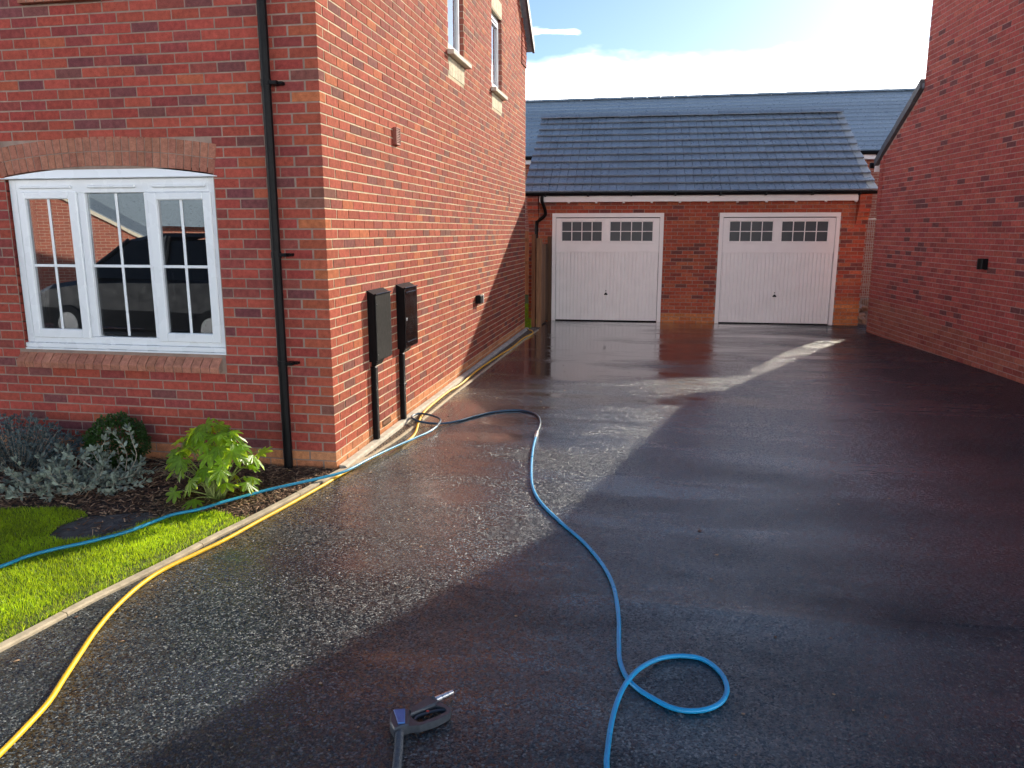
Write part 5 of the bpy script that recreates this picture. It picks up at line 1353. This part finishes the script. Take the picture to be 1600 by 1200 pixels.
# clipped box ball
bx = thing('box_ball', 'small rounded dark green box bush against the brick wall under the window', 'bush', None, (-1.72, -0.28, 0))
n = 5200; d = NR.normal(size=(n, 3)); d /= np.linalg.norm(d, axis=1)[:, None]
lump = 1 + 0.10 * np.sin(d[:, 0] * 7 + 1) * np.sin(d[:, 1] * 6) + 0.08 * np.sin(d[:, 2] * 9 + d[:, 0] * 4)
rad_ = 0.215 * lump * (NR.uniform(0.55, 1.0, n) ** 0.35)
pts = np.stack([d[:, 0] * rad_ * 1.05, d[:, 1] * rad_, 0.215 + d[:, 2] * rad_ * 0.98], 1); k = pts[:, 2] > 0.01
small_leaves('foliage', pts[k], d[k] + NR.normal(0, 0.6, (k.sum(), 3)) + [0, 0, 0.3], NR.uniform(0.016, 0.028, k.sum()), NR.uniform(0.005, 0.008, k.sum()), M['box'], bx)
b = MB(); b.cyl((0, 0, 0), (0, 0, 0.2), 0.012, 0.008, n=8); b.build('trunk', M['stem_pale'], bx)

def stem_shrub(parent, stems, leaf_len, leaf_w, mat, stem_mat, gap, stem_r=0.004):
    sv = []; sf = []; lp_ = []; ld_ = []
    for P in stems:
        Pt = catmull(P, 0.015); v_, f_ = tube_data(Pt, np.linspace(stem_r, stem_r * 0.45, len(Pt)), 5); o_ = len(sv); sv.extend(v_.tolist()); sf.extend([tuple(i + o_ for i in f) for f in f_])
        L = len(Pt); acc = 0
        for i in range(1, L):
            acc += np.linalg.norm(Pt[i] - Pt[i - 1]); fr_ = i / L
            if acc > gap(fr_):
                acc = 0; tdir = Pt[i] - Pt[i - 1]; tdir /= np.linalg.norm(tdir); 
                for q in range(2):
                    rv = NR.normal(size=3); rv -= tdir * (rv @ tdir); rv /= np.linalg.norm(rv)
                    lp_.append(Pt[i]); ld_.append(tdir * 0.75 + rv * 0.9 + np.array([0, 0, 0.15]))
        for q in range(5): rv = NR.normal(size=3) * 0.6; lp_.append(Pt[-1]); ld_.append((Pt[-1] - Pt[-3]) / (np.linalg.norm(Pt[-1] - Pt[-3]) + 1e-9) + rv)
    np_mesh('stem', sv, np.array(sf), stem_mat, parent, smooth=True)
    n = len(lp_); small_leaves('foliage', lp_, ld_, NR.uniform(0.7, 1.15, n) * leaf_len, NR.uniform(0.8, 1.2, n) * leaf_w, mat, parent)
sv_ = thing('silver_shrub', 'sprawling silver-leaved shrub with bare pale curving stems at the lawn edge', 'shrub', None, (-1.75, -0.80, 0))
stems = []
for i in range(74):
    a = R.uniform(0, 2 * math.pi); ln = R.uniform(0.20, 0.50); hgt = R.uniform(0.06, 0.24)
    bx0, by0 = R.uniform(-0.35, 0.25), R.uniform(-0.18, 0.18)
    e = (bx0 + ln * math.cos(a), by0 + 0.62 * ln * math.sin(a), hgt)
    stems.append([(bx0, by0, 0.0), (bx0 + 0.35 * (e[0] - bx0), by0 + 0.35 * (e[1] - by0), hgt * 0.35), (bx0 + 0.8 * (e[0] - bx0), by0 + 0.8 * (e[1] - by0), hgt * 0.62), e])
stem_shrub(sv_, stems, 0.050, 0.0115, M['silver'], M['stem_pale'], lambda f: 0.020 if f > 0.25 else 0.05, 0.0035)
sv2 = thing('silver_shrub', 'tall leggy silver-leaved stems arching up beside the box ball', 'shrub', None, (-1.42, -0.62, 0))
stems = [[(0.0, 0, 0), (0.05, 0.0, 0.10), (0.11, 0.02, 0.22), (0.09, 0.02, 0.33), (0.06, 0.03, 0.43)], [(0.0, 0, 0.0), (0.01, 0.02, 0.12), (0.03, 0.02, 0.24), (-0.02, 0.02, 0.34), (-0.06, 0.0, 0.40)],
         [(-0.02, 0, 0.0), (-0.08, 0.0, 0.10), (-0.18, -0.02, 0.18), (-0.22, -0.02, 0.26)], [(0.0, 0, 0.0), (-0.10, 0.0, 0.13), (-0.17, 0.0, 0.24), (-0.14, 0.02, 0.33)],
         [(-0.15, -0.08, 0.0), (-0.14, -0.10, 0.12), (-0.24, -0.12, 0.22), (-0.36, -0.12, 0.24)], [(0.02, 0, 0), (0.12, 0.0, 0.06), (0.16, -0.02, 0.12), (0.24, -0.02, 0.13)], [(0, 0, 0), (0.10, -0.08, 0.03), (0.13, -0.16, 0.05), (0.08, -0.22, 0.03)]]
stem_shrub(sv2, stems, 0.058, 0.0115, M['silver'], M['stem_pale'], lambda f: 0.055 if f < 0.65 else 0.022, 0.0048)
lv = thing('lavender_bush', 'dense grey-blue lavender-like mound at the left under the window', 'shrub', None, (-2.55, -0.38, 0))
stems = []
for i in range(190):
    a = R.uniform(0, 2 * math.pi); q = math.sqrt(R.random()); ex, ey = 0.62 * q * math.cos(a), 0.30 * q * math.sin(a); hgt = (0.40 - 0.20 * q * q) * R.uniform(0.75, 1.08)
    stems.append([(ex * 0.35, ey * 0.35, 0.0), (ex * 0.7, ey * 0.7, hgt * 0.55), (ex, ey, hgt)])
stem_shrub(lv, stems, 0.042, 0.0055, M['lav'], M['stem_pale'], lambda f: 0.022, 0.0022)
tf = thing('dry_stem_tuft', 'thin straw-coloured stems fanning over the bark between box ball and bright shrub', 'plant', None, (-1.05, -0.45, 0))
sv = []; sf = []
for i in range(16):
    a = R.uniform(2.2, 4.2) if i < 11 else R.uniform(0, 6); ln = R.uniform(0.18, 0.38); Pt = catmull([(0, 0, 0), (0.4 * ln * math.cos(a), 0.4 * ln * math.sin(a), 0.10 * R.uniform(0.7, 1.4)), (ln * math.cos(a), ln * math.sin(a), 0.10 * R.uniform(0.3, 1.8))], 0.03)
    v_, f_ = tube_data(Pt, np.linspace(0.0018, 0.0008, len(Pt)), 4); o_ = len(sv); sv.extend(v_.tolist()); sf.extend([tuple(i_ + o_ for i_ in f) for f in f_])
np_mesh('stem', sv, np.array(sf), M['straw'], tf)

# ================================================================== STREET BEHIND THE CAMERA (seen in the window glass)
og = thing('opposite_garage', 'low sunlit brick gable across the street, mirrored in the front window', 'garage')
og.location = (-12.9, -11.9, 0); og.rotation_euler = (0, 0, math.radians(150))
b = MB(); hw, ez, az_ = 2.8, 1.35, 2.95
b.add([(-hw, 0, -0.1), (hw, 0, -0.1), (hw, 0, ez), (0, 0, az_), (-hw, 0, ez), (-hw, 6, -0.1), (hw, 6, -0.1), (hw, 6, ez), (0, 6, az_), (-hw, 6, ez)], [(0, 1, 2, 3, 4), (5, 6, 7, 8, 9), (0, 4, 9, 5), (1, 6, 7, 2)]); b.build('wall', M['brick_tex'], og)
b = MB()
for s_ in (-1, 1):
    q = [(0, -0.12, az_ + 0.03), (0, 6.1, az_ + 0.03), (s_ * (hw + 0.2), 6.1, ez - 0.08), (s_ * (hw + 0.2), -0.12, ez - 0.08)]; b.add(q + [(x_, y_, z_ + 0.07) for x_, y_, z_ in q], [(0, 1, 2, 3), (4, 5, 6, 7), (0, 3, 7, 4), (2, 3, 7, 6)])
b.build('roof', M['tile'], og)
b = MB()
for s_ in (-1, 1):
    q = [(0, az_ - 0.02), (s_ * (hw + 0.2), ez - 0.14), (s_ * (hw + 0.2), ez - 0.05), (0, az_ + 0.08)]; b.prism(q, -0.16, -0.125, lambda a, z, d: (a, d, z))
b.build('verge', M['stone'], og)
oh = thing('opposite_house', 'grey roofed house across the street, mirrored in the front window', 'house'); oh.location = (-11.0, -19.5, 0); oh.rotation_euler = (0, 0, math.radians(150))
b = MB(); b.box((-8, 0, -0.1), (7, 7, 2.2)); b.build('wall', M['brick_tex'], oh)
b = MB(); q = [(-8.3, -0.4, 2.0), (7.3, -0.4, 2.0), (7.3, 3.5, 6.2), (-8.3, 3.5, 6.2)]; b.add(q, [(0, 1, 2, 3)]); b.add([(-8.3, 7.4, 2.0), (7.3, 7.4, 2.0), (7.3, 3.5, 6.2), (-8.3, 3.5, 6.2)], [(0, 1, 2, 3)]); b.build('roof', M['tile'], oh)

car = thing('parked_car', 'dark grey estate car parked on the street, mirrored in the front window', 'car'); car.location = (-5.6, -6.4, 0); car.rotation_euler = (0, 0, math.radians(8))
M['carpaint'] = simple_mat('dark_car_paint', (0.006, 0.006, 0.008), 0.35, 0.1, 3, spec=0.3); M['tyre'] = simple_mat('tyre', (0.02, 0.02, 0.02), 0.8, 0.2, 30)
def loft(b, secs):
    n = len(secs[0]); V = [p for s_ in secs for p in s_]; F = []
    for i in range(len(secs) - 1):
        for j in range(n): F.append((i * n + j, i * n + (j + 1) % n, (i + 1) * n + (j + 1) % n, (i + 1) * n + j))
    F += [tuple(range(n)), tuple(range((len(secs) - 1) * n, len(secs) * n))]; b.add(V, F)
b = MB(); secs = []
for x_, zt, hw in ((-2.35, 0.62, 0.70), (-2.28, 0.86, 0.82), (-1.9, 0.98, 0.89), (-1.1, 1.08, 0.92), (0.0, 1.12, 0.93), (1.5, 1.14, 0.93), (2.1, 1.12, 0.90), (2.32, 0.95, 0.84), (2.36, 0.6, 0.78)):
    secs.append([(x_, -hw, 0.32), (x_, -hw * 1.02, 0.6), (x_, -hw * 0.97, zt - 0.08), (x_, -hw * 0.86, zt), (x_, hw * 0.86, zt), (x_, hw * 0.97, zt - 0.08), (x_, hw * 1.02, 0.6), (x_, hw, 0.32)])
loft(b, secs); b.build('body', M['carpaint'], car, smooth=False)
b = MB(); secs = []
for x_, zt, hw in ((-0.35, 1.72, 0.66), (0.2, 1.82, 0.68), (1.4, 1.83, 0.68), (1.95, 1.74, 0.66)): secs.append([(x_, -hw, zt - 0.06), (x_, -hw * 0.9, zt), (x_, hw * 0.9, zt), (x_, hw, zt - 0.06)])
loft(b, secs); b.build('car_roof', M['carpaint'], car)
for s_ in (-1, 1):
    Pp = []
    b = MB()
    for p0, p1 in (((-1.25, 0.84, 1.08), (-0.33, 0.66, 1.70)), ((0.45, 0.86, 1.10), (0.50, 0.68, 1.78)), ((2.2, 0.82, 1.10), (1.93, 0.66, 1.72))): b.cyl((p0[0], s_ * p0[1], p0[2]), (p1[0], s_ * p1[1], p1[2]), 0.045, n=8)
    b.build('pillar', M['carpaint'], car)
    for x0, x1, t0, t1 in ((-1.15, 0.42, -0.30, 0.47), (0.50, 2.15, 0.53, 1.88)):
        b = MB(); b.add([(x0, s_ * 0.85, 1.10), (x1, s_ * 0.85, 1.10), (t1, s_ * 0.67, 1.72), (t0, s_ * 0.67, 1.70)], [(0, 1, 2, 3)]); b.build('side_window', M['car_glass'], car)
    for x_ in (-1.45, 1.45):
        b = MB(); b.cyl((x_, s_ * 0.78, 0.33), (x_, s_ * 0.96, 0.33), 0.33, n=24); wh = b.build('wheel', M['tyre'], car); b = MB(); b.cyl((x_, s_ * 0.94, 0.33), (x_, s_ * 0.97, 0.33), 0.21, n=16); b.build('rim', M['steel'], wh)
b = MB(); b.add([(-1.22, -0.80, 1.09), (-1.22, 0.80, 1.09), (-0.36, 0.62, 1.70), (-0.36, -0.62, 1.70)], [(0, 1, 2, 3)]); b.build('windscreen', M['car_glass'], car)
for s_ in (-1, 1):
    b = MB(); b.bbox((-2.36, s_ * 0.62 - 0.16, 0.66), (-2.20, s_ * 0.62 + 0.16, 0.80), 0.03); b.build('headlight', M['upvc'], car)
b = MB(); b.bbox((2.30, -0.8, 0.75), (2.37, 0.8, 0.85), 0.02); b.build('tail_light', M['red'], car)
